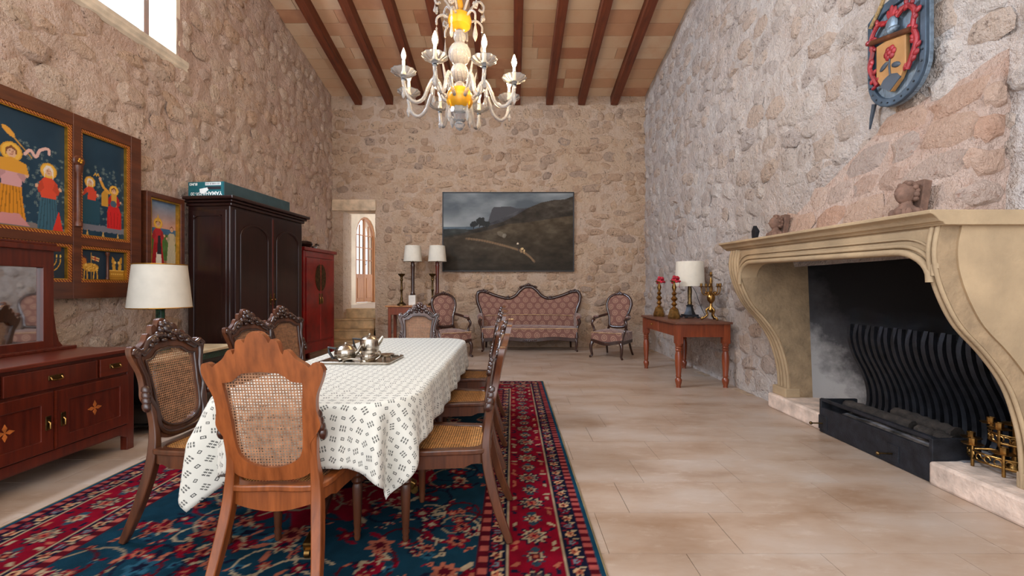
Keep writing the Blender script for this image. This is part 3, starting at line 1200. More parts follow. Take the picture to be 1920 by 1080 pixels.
# ------------------------------------------------------------------ painted surfaces (colour computed per vertex)
class Canvas:
    def __init__(self, w, h, res, bg):
        self.w, self.h = w, h
        self.nx, self.ny = int(w / res) + 1, int(h / res) + 1
        self.x = np.linspace(0, w, self.nx)[None, :].repeat(self.ny, 0)
        self.y = np.linspace(0, h, self.ny)[:, None].repeat(self.nx, 1)
        self.a = np.zeros((self.ny, self.nx, 3))
        self.a[:] = bg

    def put(self, mask, col, op=1.0):
        self.a[mask] = self.a[mask] * (1 - op) + np.array(col, float) * op

    def win(self, x0, x1, y0, y1):
        i0 = max(0, int(x0 / self.w * (self.nx - 1)) - 1); i1 = min(self.nx, int(x1 / self.w * (self.nx - 1)) + 3)
        j0 = max(0, int(y0 / self.h * (self.ny - 1)) - 1); j1 = min(self.ny, int(y1 / self.h * (self.ny - 1)) + 3)
        return slice(j0, max(j0, j1)), slice(i0, max(i0, i1))

    def ell(self, cx, cy, rx, ry, col, ang=0.0, op=1.0):
        R = max(rx, ry) * 1.1
        s = self.win(cx - R, cx + R, cy - R, cy + R)
        dx, dy = self.x[s] - cx, self.y[s] - cy
        c, n = math.cos(ang), math.sin(ang)
        m = ((dx * c + dy * n) / rx) ** 2 + ((dy * c - dx * n) / ry) ** 2 <= 1
        sub = self.a[s]
        sub[m] = sub[m] * (1 - op) + np.array(col, float) * op

    def flower(self, cx, cy, r, cols, n=8, ph=0.0):
        s = self.win(cx - r * 1.1, cx + r * 1.1, cy - r * 1.1, cy + r * 1.1)
        dx, dy = self.x[s] - cx, self.y[s] - cy
        d = np.hypot(dx, dy)
        th = np.arctan2(dy, dx)
        lob = r * (0.80 + 0.20 * np.cos(n * th + ph))
        sub = self.a[s]
        for k, c in enumerate(cols):
            f = 1 - k / len(cols)
            sub[d < lob * f] = c

    def poly(self, pts, col, op=1.0):
        xs, ys = [p[0] for p in pts], [p[1] for p in pts]
        s = self.win(min(xs), max(xs), min(ys), max(ys))
        X, Y = self.x[s], self.y[s]
        m = np.zeros(X.shape, bool)
        n = len(pts)
        for i in range(n):
            x1, y1 = pts[i]
            x2, y2 = pts[(i + 1) % n]
            if y1 == y2:
                continue
            c = ((y1 > Y) != (y2 > Y)) & (X < (x2 - x1) * (Y - y1) / (y2 - y1) + x1)
            m ^= c
        sub = self.a[s]
        sub[m] = sub[m] * (1 - op) + np.array(col, float) * op

    def line(self, pts, w, col, op=1.0):
        for i in range(len(pts) - 1):
            (x1, y1), (x2, y2) = pts[i][:2], pts[i + 1][:2]
            s = self.win(min(x1, x2) - w, max(x1, x2) + w, min(y1, y2) - w, max(y1, y2) + w)
            X, Y = self.x[s], self.y[s]
            L2 = (x2 - x1) ** 2 + (y2 - y1) ** 2 + 1e-12
            t_ = np.clip(((X - x1) * (x2 - x1) + (Y - y1) * (y2 - y1)) / L2, 0, 1)
            m = np.hypot(X - x1 - t_ * (x2 - x1), Y - y1 - t_ * (y2 - y1)) < w / 2
            sub = self.a[s]
            sub[m] = sub[m] * (1 - op) + np.array(col, float) * op

    def fbm(self, sx, sy, seed, octs=4):
        rs = np.random.RandomState(seed)
        out = np.zeros((self.ny, self.nx))
        amp = 1.0
        for o in range(octs):
            gx, gy = int(self.w / sx * 2 ** o) + 3, int(self.h / sy * 2 ** o) + 3
            g = rs.rand(gy, gx)
            fx = self.x / sx * 2 ** o
            fy = self.y / sy * 2 ** o
            ix, iy = np.minimum(fx.astype(int), gx - 2), np.minimum(fy.astype(int), gy - 2)
            tx, ty = fx - ix, fy - iy
            tx, ty = np.clip(tx * tx * (3 - 2 * tx), 0, 1), np.clip(ty * ty * (3 - 2 * ty), 0, 1)
            v = (g[iy, ix] * (1 - tx) + g[iy, ix + 1] * tx) * (1 - ty) + (g[iy + 1, ix] * (1 - tx) + g[iy + 1, ix + 1] * tx) * ty
            out += v * amp
            amp *= .5
        return out / (2 - .5 ** (octs - 1))

    def build(self, name, mat, place, parent=None):
        """place(x, y) arrays -> (X, Y, Z) arrays in the parent's space"""
        X, Y, Z = place(self.x, self.y)
        V = np.stack([np.broadcast_to(X, self.x.shape), np.broadcast_to(Y, self.x.shape), np.broadcast_to(Z, self.x.shape)], -1).reshape(-1, 3)
        nx, ny = self.nx, self.ny
        i = np.arange(ny - 1)[:, None] * nx + np.arange(nx - 1)[None, :]
        Q = np.stack([i, i + 1, i + nx + 1, i + nx], -1).reshape(-1, 4)
        me = bpy.data.meshes.new(name)
        me.vertices.add(len(V))
        me.vertices.foreach_set('co', V.ravel())
        me.loops.add(Q.size)
        me.loops.foreach_set('vertex_index', Q.ravel().astype(np.int32))
        me.polygons.add(len(Q))
        me.polygons.foreach_set('loop_start', np.arange(0, Q.size, 4, dtype=np.int32))
        me.update(calc_edges=True)
        me.validate()
        c = np.clip(self.a.reshape(-1, 3) / 255.0, 0, 1)
        c = np.where(c <= 0.04045, c / 12.92, ((c + 0.055) / 1.055) ** 2.4)
        at_ = me.color_attributes.new('paint', 'FLOAT_COLOR', 'POINT')
        at_.data.foreach_set('color', np.concatenate([c, np.ones((len(c), 1))], 1).ravel())
        me.shade_smooth()
        me.materials.append(mat)
        o = bpy.data.objects.new(name, me)
        COL.objects.link(o)
        o.parent = parent
        return o


def painted(name, rough=.6, bump=0.0, bscale=200, spec=.3, sheen=0.0):
    t = NT(name)
    t.set(rough, spec=spec, sheen=sheen)
    ca = t.n('ShaderNodeVertexColor', layer_name='paint')
    t.color(ca.outputs[0])
    if bump:
        t.bump(t.noise(t.coords(), bscale, 2), bump, .004)
    return t.m


# ------------------------------------------------------------------ the carpet
CX0, CX1, CY0, CY1 = -2.64, 0.41, 0.55, 5.82
cw, chh = CX1 - CX0, CY1 - CY0
NAVY, RED, TEAL, CREAM, SALM, DRED = (22, 24, 46), (140, 10, 34), (20, 57, 74), (190, 164, 130), (190, 104, 78), (92, 12, 26)
cv = Canvas(cw, chh, 0.0105, TEAL)
d = np.minimum(np.minimum(cv.x, cw - cv.x), np.minimum(cv.y, chh - cv.y))
rnd = random.Random(31)
fld = .575
# field: vines and blossoms
for k in range(110):
    cx, cy = rnd.uniform(fld, cw - fld), rnd.uniform(fld, chh - fld)
    R0 = rnd.uniform(.10, .24); a0 = rnd.uniform(0, 6.28); sg = rnd.choice((-1, 1))
    pts = [(cx + R0 * (1 - q / 26) * math.cos(a0 + sg * q * .3), cy + R0 * (1 - q / 26) * math.sin(a0 + sg * q * .3)) for q in range(22)]
    cv.line(pts, .014, rnd.choice((NAVY, CREAM, DRED, (150, 130, 104))))
    cv.flower(pts[-1][0], pts[-1][1], .035, [RED, SALM, CREAM], 6)
for k in range(620):
    cx, cy = rnd.uniform(fld, cw - fld), rnd.uniform(fld, chh - fld)
    r_ = rnd.choice((.018, .022, .028, .036, .05, .07))
    cols = rnd.choice(([RED, SALM, NAVY], [NAVY, RED, CREAM], [CREAM, RED, NAVY], [DRED, RED, SALM], [SALM, DRED], [(44, 92, 112), NAVY]))
    cv.flower(cx, cy, r_, cols, rnd.choice((5, 6, 8)), rnd.uniform(0, 6))
    a = rnd.uniform(0, 6.28)
    for s in (-1, 1):
        cv.ell(cx + s * r_ * 1.4 * math.cos(a), cy + s * r_ * 1.4 * math.sin(a), r_ * .6, r_ * .22, rnd.choice((CREAM, RED, NAVY, SALM)), a + .5)
# red corner fields and centre medallion
for (qx, qy) in ((fld, fld), (cw - fld, fld), (fld, chh - fld), (cw - fld, chh - fld)):
    dx, dy = np.abs(cv.x - qx), np.abs(cv.y - qy)
    m = (np.hypot(dx, dy * .8) < .5 + .05 * np.cos(9 * np.arctan2(dy, dx + 1e-6))) & (d > fld)
    keep = (cv.a.sum(-1) > 300)
    cv.put(m & ~keep, (150, 20, 36))
dx, dy = cv.x - cw / 2, cv.y - chh / 2
rr = np.hypot(dx, dy * .72)
m = rr < .62 + .05 * np.cos(16 * np.arctan2(dy * .72, dx))
keep = (cv.a.sum(-1) > 300)
cv.put(m & ~keep, RED)
cv.put((rr < .36) & ~keep, NAVY)
# borders, from outside in
sx = np.where(np.minimum(cv.x, cw - cv.x) < np.minimum(cv.y, chh - cv.y), cv.y, cv.x)
cv.put(d < fld, NAVY)
cv.put(d < .57, DRED)
cv.put((d < .565) & (np.sin(sx * 75) > .1) & (d > .52), (196, 96, 82))
cv.put((d < .52), NAVY)
cv.put((d < .437) & (d > .422), CREAM)
cv.put(d < .422, RED)
cv.put((d < .178) & (d > .163), CREAM)
cv.put(d < .163, NAVY)
cv.put((d < .072), DRED)
cv.put((d < .066) & (d > .028) & (np.sin(sx * 110) > -.1), (184, 84, 78))
cv.put((d < .024), (22, 72, 96))


def border_line(off, step, fn):
    for side in range(4):
        L = chh if side < 2 else cw
        n_ = int((L - 2 * off) / step)
        st_ = (L - 2 * off) / n_
        for q in range(n_ + 1):
            s_ = off + q * st_
            p = ((off, s_), (cw - off, s_), (s_, off), (s_, chh - off))[side]
            fn(p[0], p[1], q, side)


def big(px, py, q, side):
    if q % 2 == 0:
        cv.flower(px, py, .085, [NAVY, CREAM, (70, 60, 66), SALM, RED], 10, q)
        for s in (-1, 1):
            a = (0, s * .115) if side < 2 else (s * .115, 0)
            cv.ell(px + a[0], py + a[1], .02, .02, (48, 74, 88))
    else:
        cv.flower(px, py, .058, [(40, 58, 76), CREAM, DRED, SALM], 8, q)
    for s in (-1, 1):
        for e in (-1, 1):
            a = (e * .095, s * .06) if side < 2 else (s * .06, e * .095)
            cv.ell(px + a[0], py + a[1], .024, .011, rnd.choice((SALM, CREAM, NAVY)), rnd.uniform(0, 3))


def small(px, py, q, side):
    cv.flower(px, py, .030, [(226, 178, 132) if q % 2 else RED, SALM if q % 2 else (120, 130, 140), DRED], 5, q)
    a = (.024, .03) if side < 2 else (.03, .024)
    cv.ell(px + a[0], py + a[1], .013, .008, CREAM)
    cv.ell(px - a[0], py + a[1], .012, .008, (150, 40, 50))


border_line(.30, .165, big)
border_line(.118, .072, small)
border_line(.480, .066, small)
w_ = cv.fbm(.05, .05, 3, 2)
cv.a *= (0.62 + .22 * w_)[..., None]
carpet = cv.build('carpet', painted('wool_carpet', 1.0, .4, 260, .04, .0), lambda x, y: (CX0 + x, CY0 + y, 0.012 + 0 * x))
tag(carpet, 'red and blue floral oriental carpet spread under the dining table', 'carpet')
FZ = 0.013
# edge binding that gives the carpet its thickness
mb = MB()
mb.span((CX0 - .006, CY0, .0005), (CX0 + .004, CY1, .0125)).span((CX1 - .004, CY0, .0005), (CX1 + .006, CY1, .0125))
mb.span((CX0, CY1 - .004, .0005), (CX1, CY1 + .006, .0125)).span((CX0, CY0 - .006, .0005), (CX1, CY0 + .004, .0125))
mb.build('edge_binding', plain('carpet_binding', (112, 96, 66), .95), carpet, 0)

# ------------------------------------------------------------------ dining table and cloth
TX0, TX1, TY0, TY1, TZ = -1.42, -0.45, 1.88, 4.40, 0.745
tcx, tcy = (TX0 + TX1) / 2, (TY0 + TY1) / 2
tb = thing('dining_table', 'long pedestal dining table with reeded splayed legs, hidden under the cloth', 'table', (tcx, tcy, FZ))
hw, hl, RC = (TX1 - TX0) / 2, (TY1 - TY0) / 2, 0.28


def rrect(hw, hl, rc, n=8):
    pts = []
    for cx, cy, a0 in ((hw - rc, hl - rc, 0), (-hw + rc, hl - rc, PI / 2), (-hw + rc, -hl + rc, PI), (hw - rc, -hl + rc, 1.5 * PI)):
        for k in range(n + 1):
            a = a0 + PI / 2 * k / n
            pts.append((cx + rc * math.cos(a), cy + rc * math.sin(a)))
    return pts


MB().prism(rrect(hw - .004, hl - .004, RC), TZ - .028 - FZ, TZ - FZ - .001, 'z').build('table_top', M['walnut'], tb, 30)
MB().prism(rrect(hw - .09, hl - .12, .2), TZ - .10 - FZ, TZ - FZ - .027, 'z').build('apron', M['walnut'], tb, 30)
for py in (-.50, .50):
    mb = MB().lathe([(.16, .30), (.17, .33), (.10, .36), (.075, .42), (.10, .52), (.085, .58), (.12, .63), (.16, .645)], (0, py, 0), 20)
    ped = mb.build('pedestal', M['darkwood'], tb)
    for a, L in ((0, .34), (PI, .34), (PI / 2, .42 if py < 0 else .62), (-PI / 2, .62 if py < 0 else .42)):
        ca, sa = math.cos(a), math.sin(a)
        prof = spline([(.10, .36), (L * .45, .30), (L * .72, .17), (L * .9, .075), (L, .045)], 5)
        mb = MB().bar([(r_ * ca, py + r_ * sa, z) for r_, z in prof], [.05 - .012 * q / 20 for q in range(len(prof))], [.06 - .025 * q / 20 for q in range(len(prof))])
        leg = mb.build('leg', M['darkwood'], tb, 50, .008)
        mb = MB()
        for o_ in (-.014, 0, .014):
            mb.tube([(r_ * ca - o_ * sa, py + r_ * sa + o_ * ca, z + .026 - .009 * q / len(prof)) for q, (r_, z) in enumerate(prof)], .005, 6)
        mb.build('reeding', M['darkwood'], leg)
        mb = MB().bar([(L * .9 * ca, py + L * .9 * sa, .07), (L * ca * 1.03, py + L * sa * 1.03, .046)], .048, .046)
        cap = mb.build('brass_cap', M['brass'], leg, 0, .006)
        MB().lathe([(.0, -.012), (.022, -.012), (.022, .012), (.0, .012)], (L * 1.02 * ca, py + L * 1.02 * sa, .022), 12, axis=(-sa, ca, 0)).build('caster', M['brass'], cap)

# printed cotton cloth
t = NT('printed_cotton')
t.set(.85, spec=.2, sheen=.15)
uvn = t.n('ShaderNodeUVMap', uv_map='cloth')
su = t.n('ShaderNodeSeparateXYZ')
t.l(uvn.outputs[0], su.inputs[0])
PIT = 0.044


def motif(ox, oy, kind, size):
    cu = t.math('ADD', t.math('DIVIDE', su.outputs[0], PIT * 2), ox)
    cw_ = t.math('ADD', t.math('DIVIDE', su.outputs[1], PIT * 2), oy)
    fx = t.math('SUBTRACT', t.math('FRACT', cu), .5)
    fy = t.math('SUBTRACT', t.math('FRACT', cw_), .5)
    cc = t.n('ShaderNodeCombineXYZ')
    t.l(t.math('FLOOR', cu), cc.inputs[0])
    t.l(t.math('FLOOR', cw_), cc.inputs[1])
    wn_ = t.n('ShaderNodeTexWhiteNoise', noise_dimensions='2D')
    t.l(cc.outputs[0], wn_.inputs['Vector'])
    an = t.math('MULTIPLY', t.math('SUBTRACT', wn_.outputs[0], .5), 1.7)
    c_, s_ = t.math('COSINE', an), t.math('SINE', an)
    rx = t.math('SUBTRACT', t.math('MULTIPLY', fx, c_), t.math('MULTIPLY', fy, s_))
    ry = t.math('ADD', t.math('MULTIPLY', fx, s_), t.math('MULTIPLY', fy, c_))
    ax, ay = t.math('ABSOLUTE', rx), t.math('ABSOLUTE', ry)
    inside = t.math('MULTIPLY', t.math('LESS_THAN', ax, size), t.math('LESS_THAN', ay, size * .72))
    if kind == 0:                                   # two rows of three little hooks
        bx = t.math('GREATER_THAN', t.math('ABSOLUTE', t.math('SUBTRACT', t.math('FRACT', t.math('ADD', t.math('DIVIDE', rx, size * .667), .5)), .5)), .14)
        bx = t.math('SUBTRACT', 1.0, bx)
        bx2 = t.math('LESS_THAN', t.math('ABSOLUTE', t.math('SUBTRACT', t.math('FRACT', t.math('ADD', t.math('DIVIDE', rx, size * .667), .5)), .5)), .33)
        by = t.math('GREATER_THAN', ay, size * .1)
        g2 = t.math('LESS_THAN', t.math('ABSOLUTE', t.math('SUBTRACT', t.math('FRACT', t.math('DIVIDE', ay, size * .30)), .5)), .27)
        pat = t.math('MULTIPLY', t.math('MAXIMUM', bx, t.math('MULTIPLY', bx2, g2)), by)
        return t.math('MULTIPLY', inside, pat)
    inner = t.math('MULTIPLY', t.math('LESS_THAN', ax, size * .62), t.math('LESS_THAN', ay, size * .36))
    dot = t.math('MULTIPLY', t.math('LESS_THAN', ax, size * .25), t.math('LESS_THAN', ay, size * .12))
    return t.math('MAXIMUM', t.math('SUBTRACT', inside, inner), dot)


k1 = t.math('MAXIMUM', motif(0, 0, 0, .20), motif(.5, .5, 0, .18))
k2 = t.math('MAXIMUM', motif(.5, 0, 1, .085), motif(0, .5, 1, .10))
t.color(t.mix(t.math('MULTIPLY', t.math('MAXIMUM', k1, k2), .92), lin((202, 198, 186)), lin((30, 30, 32))))
t.bump(t.noise(t.coords(), 300, 2), .12, .002)
M['cloth'] = t.m
OX, OY = .235, .275
NU, NV = 96, 170
V, UV = [], []
for j in range(NV):
    for i in range(NU):
        u = -(hw + OX) + 2 * (hw + OX) * i / (NU - 1)
        v = -(hl + OY) + 2 * (hl + OY) * j / (NV - 1)
        qx, qy = abs(u) - (hw - RC), abs(v) - (hl - RC)
        sxn, syn = (1 if u > 0 else -1), (1 if v > 0 else -1)
        if qx > 0 and qy > 0:
            dd = math.hypot(qx, qy) - RC
            nx_, ny_ = sxn * qx / math.hypot(qx, qy), syn * qy / math.hypot(qx, qy)
        elif qx > qy:
            dd, nx_, ny_ = qx - RC, sxn, 0
        else:
            dd, nx_, ny_ = qy - RC, 0, syn
        if dd <= 0:
            V.append((u, v, TZ + .002 + .0008 * hnoise(u, v, 6, 1)))
        else:
            ex, ey = u - nx_ * dd, v - ny_ * dd
            corner = max(0, min(qx, qy)) / RC if qx > 0 and qy > 0 else 0
            s_ = math.atan2(ny_, nx_)
            along = ex * abs(ny_) + ey * abs(nx_)
            fold = math.sin(along * 21 + 1.3 * sxn) * .010 + math.sin(along * 9 + syn) * .008
            fold += corner * .05 * math.sin(s_ * 10 + .6)
            out = .006 + min(dd, .06) * .18 + fold * min(1, dd / .18) + .018 * min(1, dd / .2)
            if dd < .02:
                out, drop = dd * .6, dd * .55
            else:
                drop = .011 + (dd - .02) * .985
            V.append((ex + nx_ * out, ey + ny_ * out, TZ + .002 - drop))
        UV.append((u, v))
Fc = [(j * NU + i, j * NU + i + 1, (j + 1) * NU + i + 1, (j + 1) * NU + i) for j in range(NV - 1) for i in range(NU - 1)]
mb = MB()
mb.add(V, Fc)
me = mb.mesh('tablecloth', 80, normals=False)
uvl = me.uv_layers.new(name='cloth')
for lp in me.loops:
    uvl.data[lp.index].uv = UV[lp.vertex_index]
me.materials.append(M['cloth'])
cloth = bpy.data.objects.new('tablecloth', me)
COL.objects.link(cloth)
cloth.location = (tcx, tcy, 0)
sol = cloth.modifiers.new('thick', 'SOLIDIFY')
sol.thickness = .0015
sol.offset = 1
tag(cloth, 'white cotton tablecloth printed with small black motifs draped over the dining table', 'tablecloth')


# ------------------------------------------------------------------ dining chairs with cane panels
def cane(inside, x0, x1, y0, y1, pitch):
    """woven cane sheet with open holes, in the plane (x, y, 0)"""
    V, Fc = [], []
    key = {}

    def vid(x, y):
        k = (round(x, 5), round(y, 5))
        if k not in key:
            key[k] = len(V)
            V.append((x, y, 0.0))
        return key[k]
    nx_, ny_ = int((x1 - x0) / pitch), int((y1 - y0) / pitch)
    for j in range(ny_):
        for i in range(nx_):
            cx, cy = x0 + (i + .5) * pitch, y0 + (j + .5) * pitch
            if not inside(cx, cy):
                continue
            h = pitch / 2
            r_ = pitch * .31
            o_ = [(cx + h * a, cy + h * b) for a, b in ((1, 0), (1, 1), (0, 1), (-1, 1), (-1, 0), (-1, -1), (0, -1), (1, -1))]
            n_ = [(cx + r_ * math.cos(PI / 4 * k), cy + r_ * math.sin(PI / 4 * k)) for k in range(8)]
            for k in range(8):
                l = (k + 1) % 8
                Fc.append((vid(*o_[k]), vid(*o_[l]), vid(*n_[l]), vid(*n_[k])))
    return V, Fc


M['cane'] = plain('woven_cane', (176, 122, 66), .55, var=.2, scale=40)
M['cane_old'] = plain('aged_cane', (146, 104, 74), .6, var=.22, scale=40)


def back_outer(n=72):
    """outer outline of the chair back, local (x, z) before the lean"""
    ctrl = [(0, .47), (.09, .475), (.15, .50), (.165, .56), (.160, .62), (.185, .66), (.205, .70), (.195, .76), (.200, .82), (.222, .875), (.234, .915),
            (.226, .946), (.200, .952), (.186, .934), (.172, .946), (.138, .970), (.116, 1.0), (.100, 1.004), (.096, .986), (.086, 1.0),
            (.078, 1.036), (.058, 1.046), (.046, 1.032), (.038, 1.050), (.022, 1.070), (0, 1.077)]
    pts = spline(ctrl, 4)
    left = [(-x, z) for x, z in reversed(pts[1:-1])]
    return pts + left


def back_inner(outer):
    out = []
    for x, z in outer:
        # opening: narrow rounded foot, broad wavy top
        a = math.atan2(z - .72, x)
        c, s = math.cos(a), math.sin(a)
        lo, hi = 0.0, .5
        for _ in range(22):
            m = (lo + hi) / 2
            if in_open(m * c, .72 + m * s):
                lo = m
            else:
                hi = m
        out.append((lo * c, .72 + lo * s))
    return out


def in_open(x, z):
    ax = abs(x)
    if z > .72:
        w = .138 + .020 * (z - .72) / .2
        top = .885 + .034 / (1 + math.exp((ax - .095) / .010)) - .008 * (ax / .1)
        return ax < w and z < top
    w = .138 - .02 * ((.72 - z) / .18) ** 2
    if z < .60:
        q = (.60 - z) / .075
        if q >= 1:
            return False
        w = .127 * math.sqrt(max(0, 1 - q * q))
    return ax < w


LEAN = 0.17


def lean(mb, y0=-.20, z0=.45):
    """tilt the back backwards and curve it slightly"""
    out = []
    for x, y, z in mb.v:
        k = max(0.0, z - z0)
        out.append((x, y - k * LEAN - k * k * .05 + (x * x) * .25, z))
    mb.v = out
    return mb


YBK = -.205


def make_chair():
    ch = thing('dining_chair', 'x', 'chair')
    outer = back_outer()
    inner = back_inner(outer)
    mb = MB().ring(outer, inner, YBK - .014, YBK + .014, 'y')
    bf = lean(mb).build('back_frame', M['walnut'], ch, 40, .004)
    # carved front moulding along the frame
    mb = MB()
    mid = [((o[0] * .58 + i[0] * .42), (o[1] * .58 + i[1] * .42)) for o, i in zip(outer, inner)]
    mb.tube([(p[0], YBK + .018, p[1]) for p in mid], .013, 6, True)
    mb.tube([(i[0] * 1.03, YBK + .016, .72 + (i[1] - .72) * 1.02) for i in inner], .007, 6, True)
    lean(mb).build('carved_moulding', M['darkwood'], bf, 60)
    for s in (-1, 1):
        mb = MB()                                   # scrolled ear and leaf on the side
        mb.tube([(s * (.205 + .022 * math.cos(a) * (1 - a / 12)), YBK + .02, .915 + .022 * math.sin(a) * (1 - a / 12)) for a in np.linspace(0, 8, 18)], .009, 6)
        mb.tube([(s * p[0], YBK + .02, p[1]) for p in spline([(.075, .985), (.12, .968), (.165, .925), (.205, .94)], 5)], [.016 - .006 * q / 15 for q in range(16)], 7)
        lean(mb).build('scroll', M['darkwood'], bf, 60)
        mb = MB()
        for q in range(4):
            mb.ball((s * (.185 + .006 * q), YBK + .012, .735 - .026 * q), (.022 - .002 * q, .022, .026), 8, 6)
        lean(mb).build('side_leaf', M['darkwood'], bf, 60)
    mb = MB()                                       # carved crest: rosette, fruit and leaves
    rr = random.Random(3)
    mb.ball((0, YBK + .026, 1.022), (.026, .022, .026), 10, 7)
    for k in range(7):
        a = 2 * PI * k / 7
        mb.ball((.034 * math.cos(a), YBK + .022, 1.018 + .034 * math.sin(a)), (.017, .017, .017), 8, 6)
    for s in (-1, 1):
        for q in range(5):
            mb.ball((s * (.045 + .018 * q), YBK + .024, .995 - .012 * q + .012 * (q % 2)), (.020 - .001 * q, .018, .016), 8, 6, Matrix.Rotation(s * .5, 3, 'Y'))
        mb.ball((s * .03, YBK + .024, .965), (.02, .016, .013), 8, 6)
    lean(mb).build('carved_crest', M['darkwood'], bf, 60)
    V, Fc = cane(lambda x, z: in_open(x * .985, .72 + (z - .72) * .985), -.17, .17, .50, .95, .0118)
    mb = MB().add([(v[0], YBK, v[1]) for v in V], Fc)
    o = lean(mb).build('cane_back', M['cane_old'], ch, 0, normals=False)
    # rear legs run up to the back
    for s in (-1, 1):
        pts = spline([(s * .215, -.325, .0), (s * .198, -.262, .17), (s * .180, -.218, .34), (s * .172, -.206, .45), (s * .165, -.215, .56), (s * .172, -.232, .68)], 5)
        n_ = len(pts)
        mb = MB().bar(pts, [.030 + .012 * math.sin(PI * min(1, q / n_ * 1.3)) for q in range(n_)], [.034 + .012 * math.sin(PI * min(1, q / n_ * 1.3)) for q in range(n_)], (0, 1, 0))
        mb.v = [(x_, y_, max(0.0, z_)) for x_, y_, z_ in mb.v]
        mb.build('rear_leg', M['walnut'], ch, 50, .005)
        mb = MB().lathe([(.012, 0), (.017, .02), (.014, .03), (.019, .045), (.015, .06), (.017, .07), (.025, .26), (.020, .28), (.030, .295), (.022, .31),
                         (.030, .325), (.023, .34), (.028, .355), (.028, .39)], (s * .195, .185, 0), 16)
        mb.build('front_leg', M['walnut'], ch)
    # seat
    seat_o = spline([(-.185, -.21), (0, -.225), (.185, -.21), (.222, -.02), (.235, .15), (.19, .222), (0, .238), (-.19, .222), (-.235, .15), (-.222, -.02)], 5, True)
    seat_i = [(x * .80, .01 + (y - .01) * .80) for x, y in seat_o]
    MB().ring(seat_o, seat_i, .425, .452, 'z').build('seat_frame', M['walnut'], ch, 40, .006)
    ap = [(x * .95, y * .95) for x, y in seat_o]
    ai = [(x * .86, y * .86) for x, y in seat_o]
    mb = MB().ring(ap, ai, .36, .426, 'z')
    mb.v = [(x, y, z - (.018 * math.cos(x * 15) if z < .4 and y < -.1 else 0)) for x, y, z in mb.v]
    mb.build('seat_rail', M['walnut'], ch, 40)

    def in_seat(x, y):
        x, y = x / .83, .01 + (y - .01) / .83
        n_ = len(seat_o)
        c = False
        for i in range(n_):
            (x1, y1), (x2, y2) = seat_o[i], seat_o[(i + 1) % n_]
            if (y1 > y) != (y2 > y) and x < (x2 - x1) * (y - y1) / (y2 - y1) + x1:
                c = not c
        return c
    V, Fc = cane(in_seat, -.22, .22, -.21, .23, .0125)
    MB().add([(v[0], v[1], .446 - .006 * math.cos(v[0] * 7) * math.cos(v[1] * 7)) for v in V], Fc).build('cane_seat', M['cane'], ch, 0, normals=False)
    return ch


proto = make_chair()
CHAIRS = [  # x, y of the chair centre, turn (sitter's facing angle from +Y), label, honey back
    (-0.955, 1.965, 0.0, 'honey-brown cane-back dining chair at the table end, its plain back outward', True),
    (-0.335, 2.335, PI / 2, 'dark cane dining chair nearest the honey chair, on the fireplace side of the table', False),
    (-0.375, 3.20, PI / 2, 'middle dark cane dining chair on the fireplace side of the table', False),
    (-0.40, 4.00, PI / 2, 'dark cane dining chair on the fireplace side, closest to the sofa', False),
    (-1.55, 2.32, -PI / 2 - .04, 'carved dark cane dining chair beside the sideboard and honey chair', False),
    (-1.74, 3.30, -PI / 2 - .20, 'middle carved cane dining chair in front of the dark wardrobe', False),
    (-1.86, 4.02, -PI / 2 - .26, 'carved cane dining chair nearest the red cabinet', False),
    (-1.065, 4.72, PI, 'carved cane dining chair at the far table end facing the honey chair', False),
]
for i, (x, y, a, lab, honey) in enumerate(CHAIRS):
    c = proto if i == 0 else copy_tree(proto)
    c.location = (x, y, FZ)
    c.rotation_euler = (0, 0, a)
    tag(c, lab, 'chair', 'dining chairs around the long table')
    if honey:
        honey_root = c
for o in list(honey_root.children):
    if o.name.split('.')[0] in ('back_frame', 'rear_leg', 'seat_frame', 'seat_rail'):
        o.data = o.data.copy()
        o.data.materials[0] = M['honey']

# ------------------------------------------------------------------ tea service
CZ = TZ + .0035
TRX, TRY = -1.03, 3.02
tr = thing('serving_tray', 'rectangular silver tray with two looped handles on the tablecloth', 'tray', (TRX, TRY, CZ), -.06)
MB().prism(rrect(.235, .17, .03, 4), 0, .006, 'z').build('tray_base', M['silver'], tr, 30)
MB().ring(rrect(.24, .175, .03, 4), rrect(.222, .157, .025, 4), .004, .018, 'z').build('tray_rim', M['silver'], tr, 30, .003)
for s in (-1, 1):
    MB().tube(spline([(-.06, s * .168, .016), (-.05, s * .19, .035), (0, s * .20, .045), (.05, s * .19, .035), (.06, s * .168, .016)], 5), .006, 8).build('tray_handle', M['silver'], tr)


def pot(name, label, loc, rz, prof, fl, handle, spout, knob=True, group=None):
    p = thing(name, label, name.split('_')[0] if name != 'sugar_bowl' else 'bowl', loc, rz)
    MB().lathe(prof, (0, 0, 0), 32, fl, .035 if fl else 0).build('body', M['silver'], p)
    top = prof[-1]
    if knob:
        lid = MB().lathe([(top[0] * 1.02, top[1]), (top[0] * .8, top[1] + .012), (top[0] * .35, top[1] + .022), (.006, top[1] + .025)], (0, 0, 0), 24).build('lid', M['silver'], p)
        MB().lathe([(.006, 0), (.012, .006), (.009, .014), (0, .018)], (0, 0, top[1] + .023), 12).build('knob', M['silver'], lid)
    if handle:
        MB().bar(handle, .014, .016, (0, 1, 0)).build('handle', M['black'], p, 30, .003)
    if spout:
        MB().tube([s[:3] for s in spout], [s[3] for s in spout], 10).build('spout', M['silver'], p)
    return p


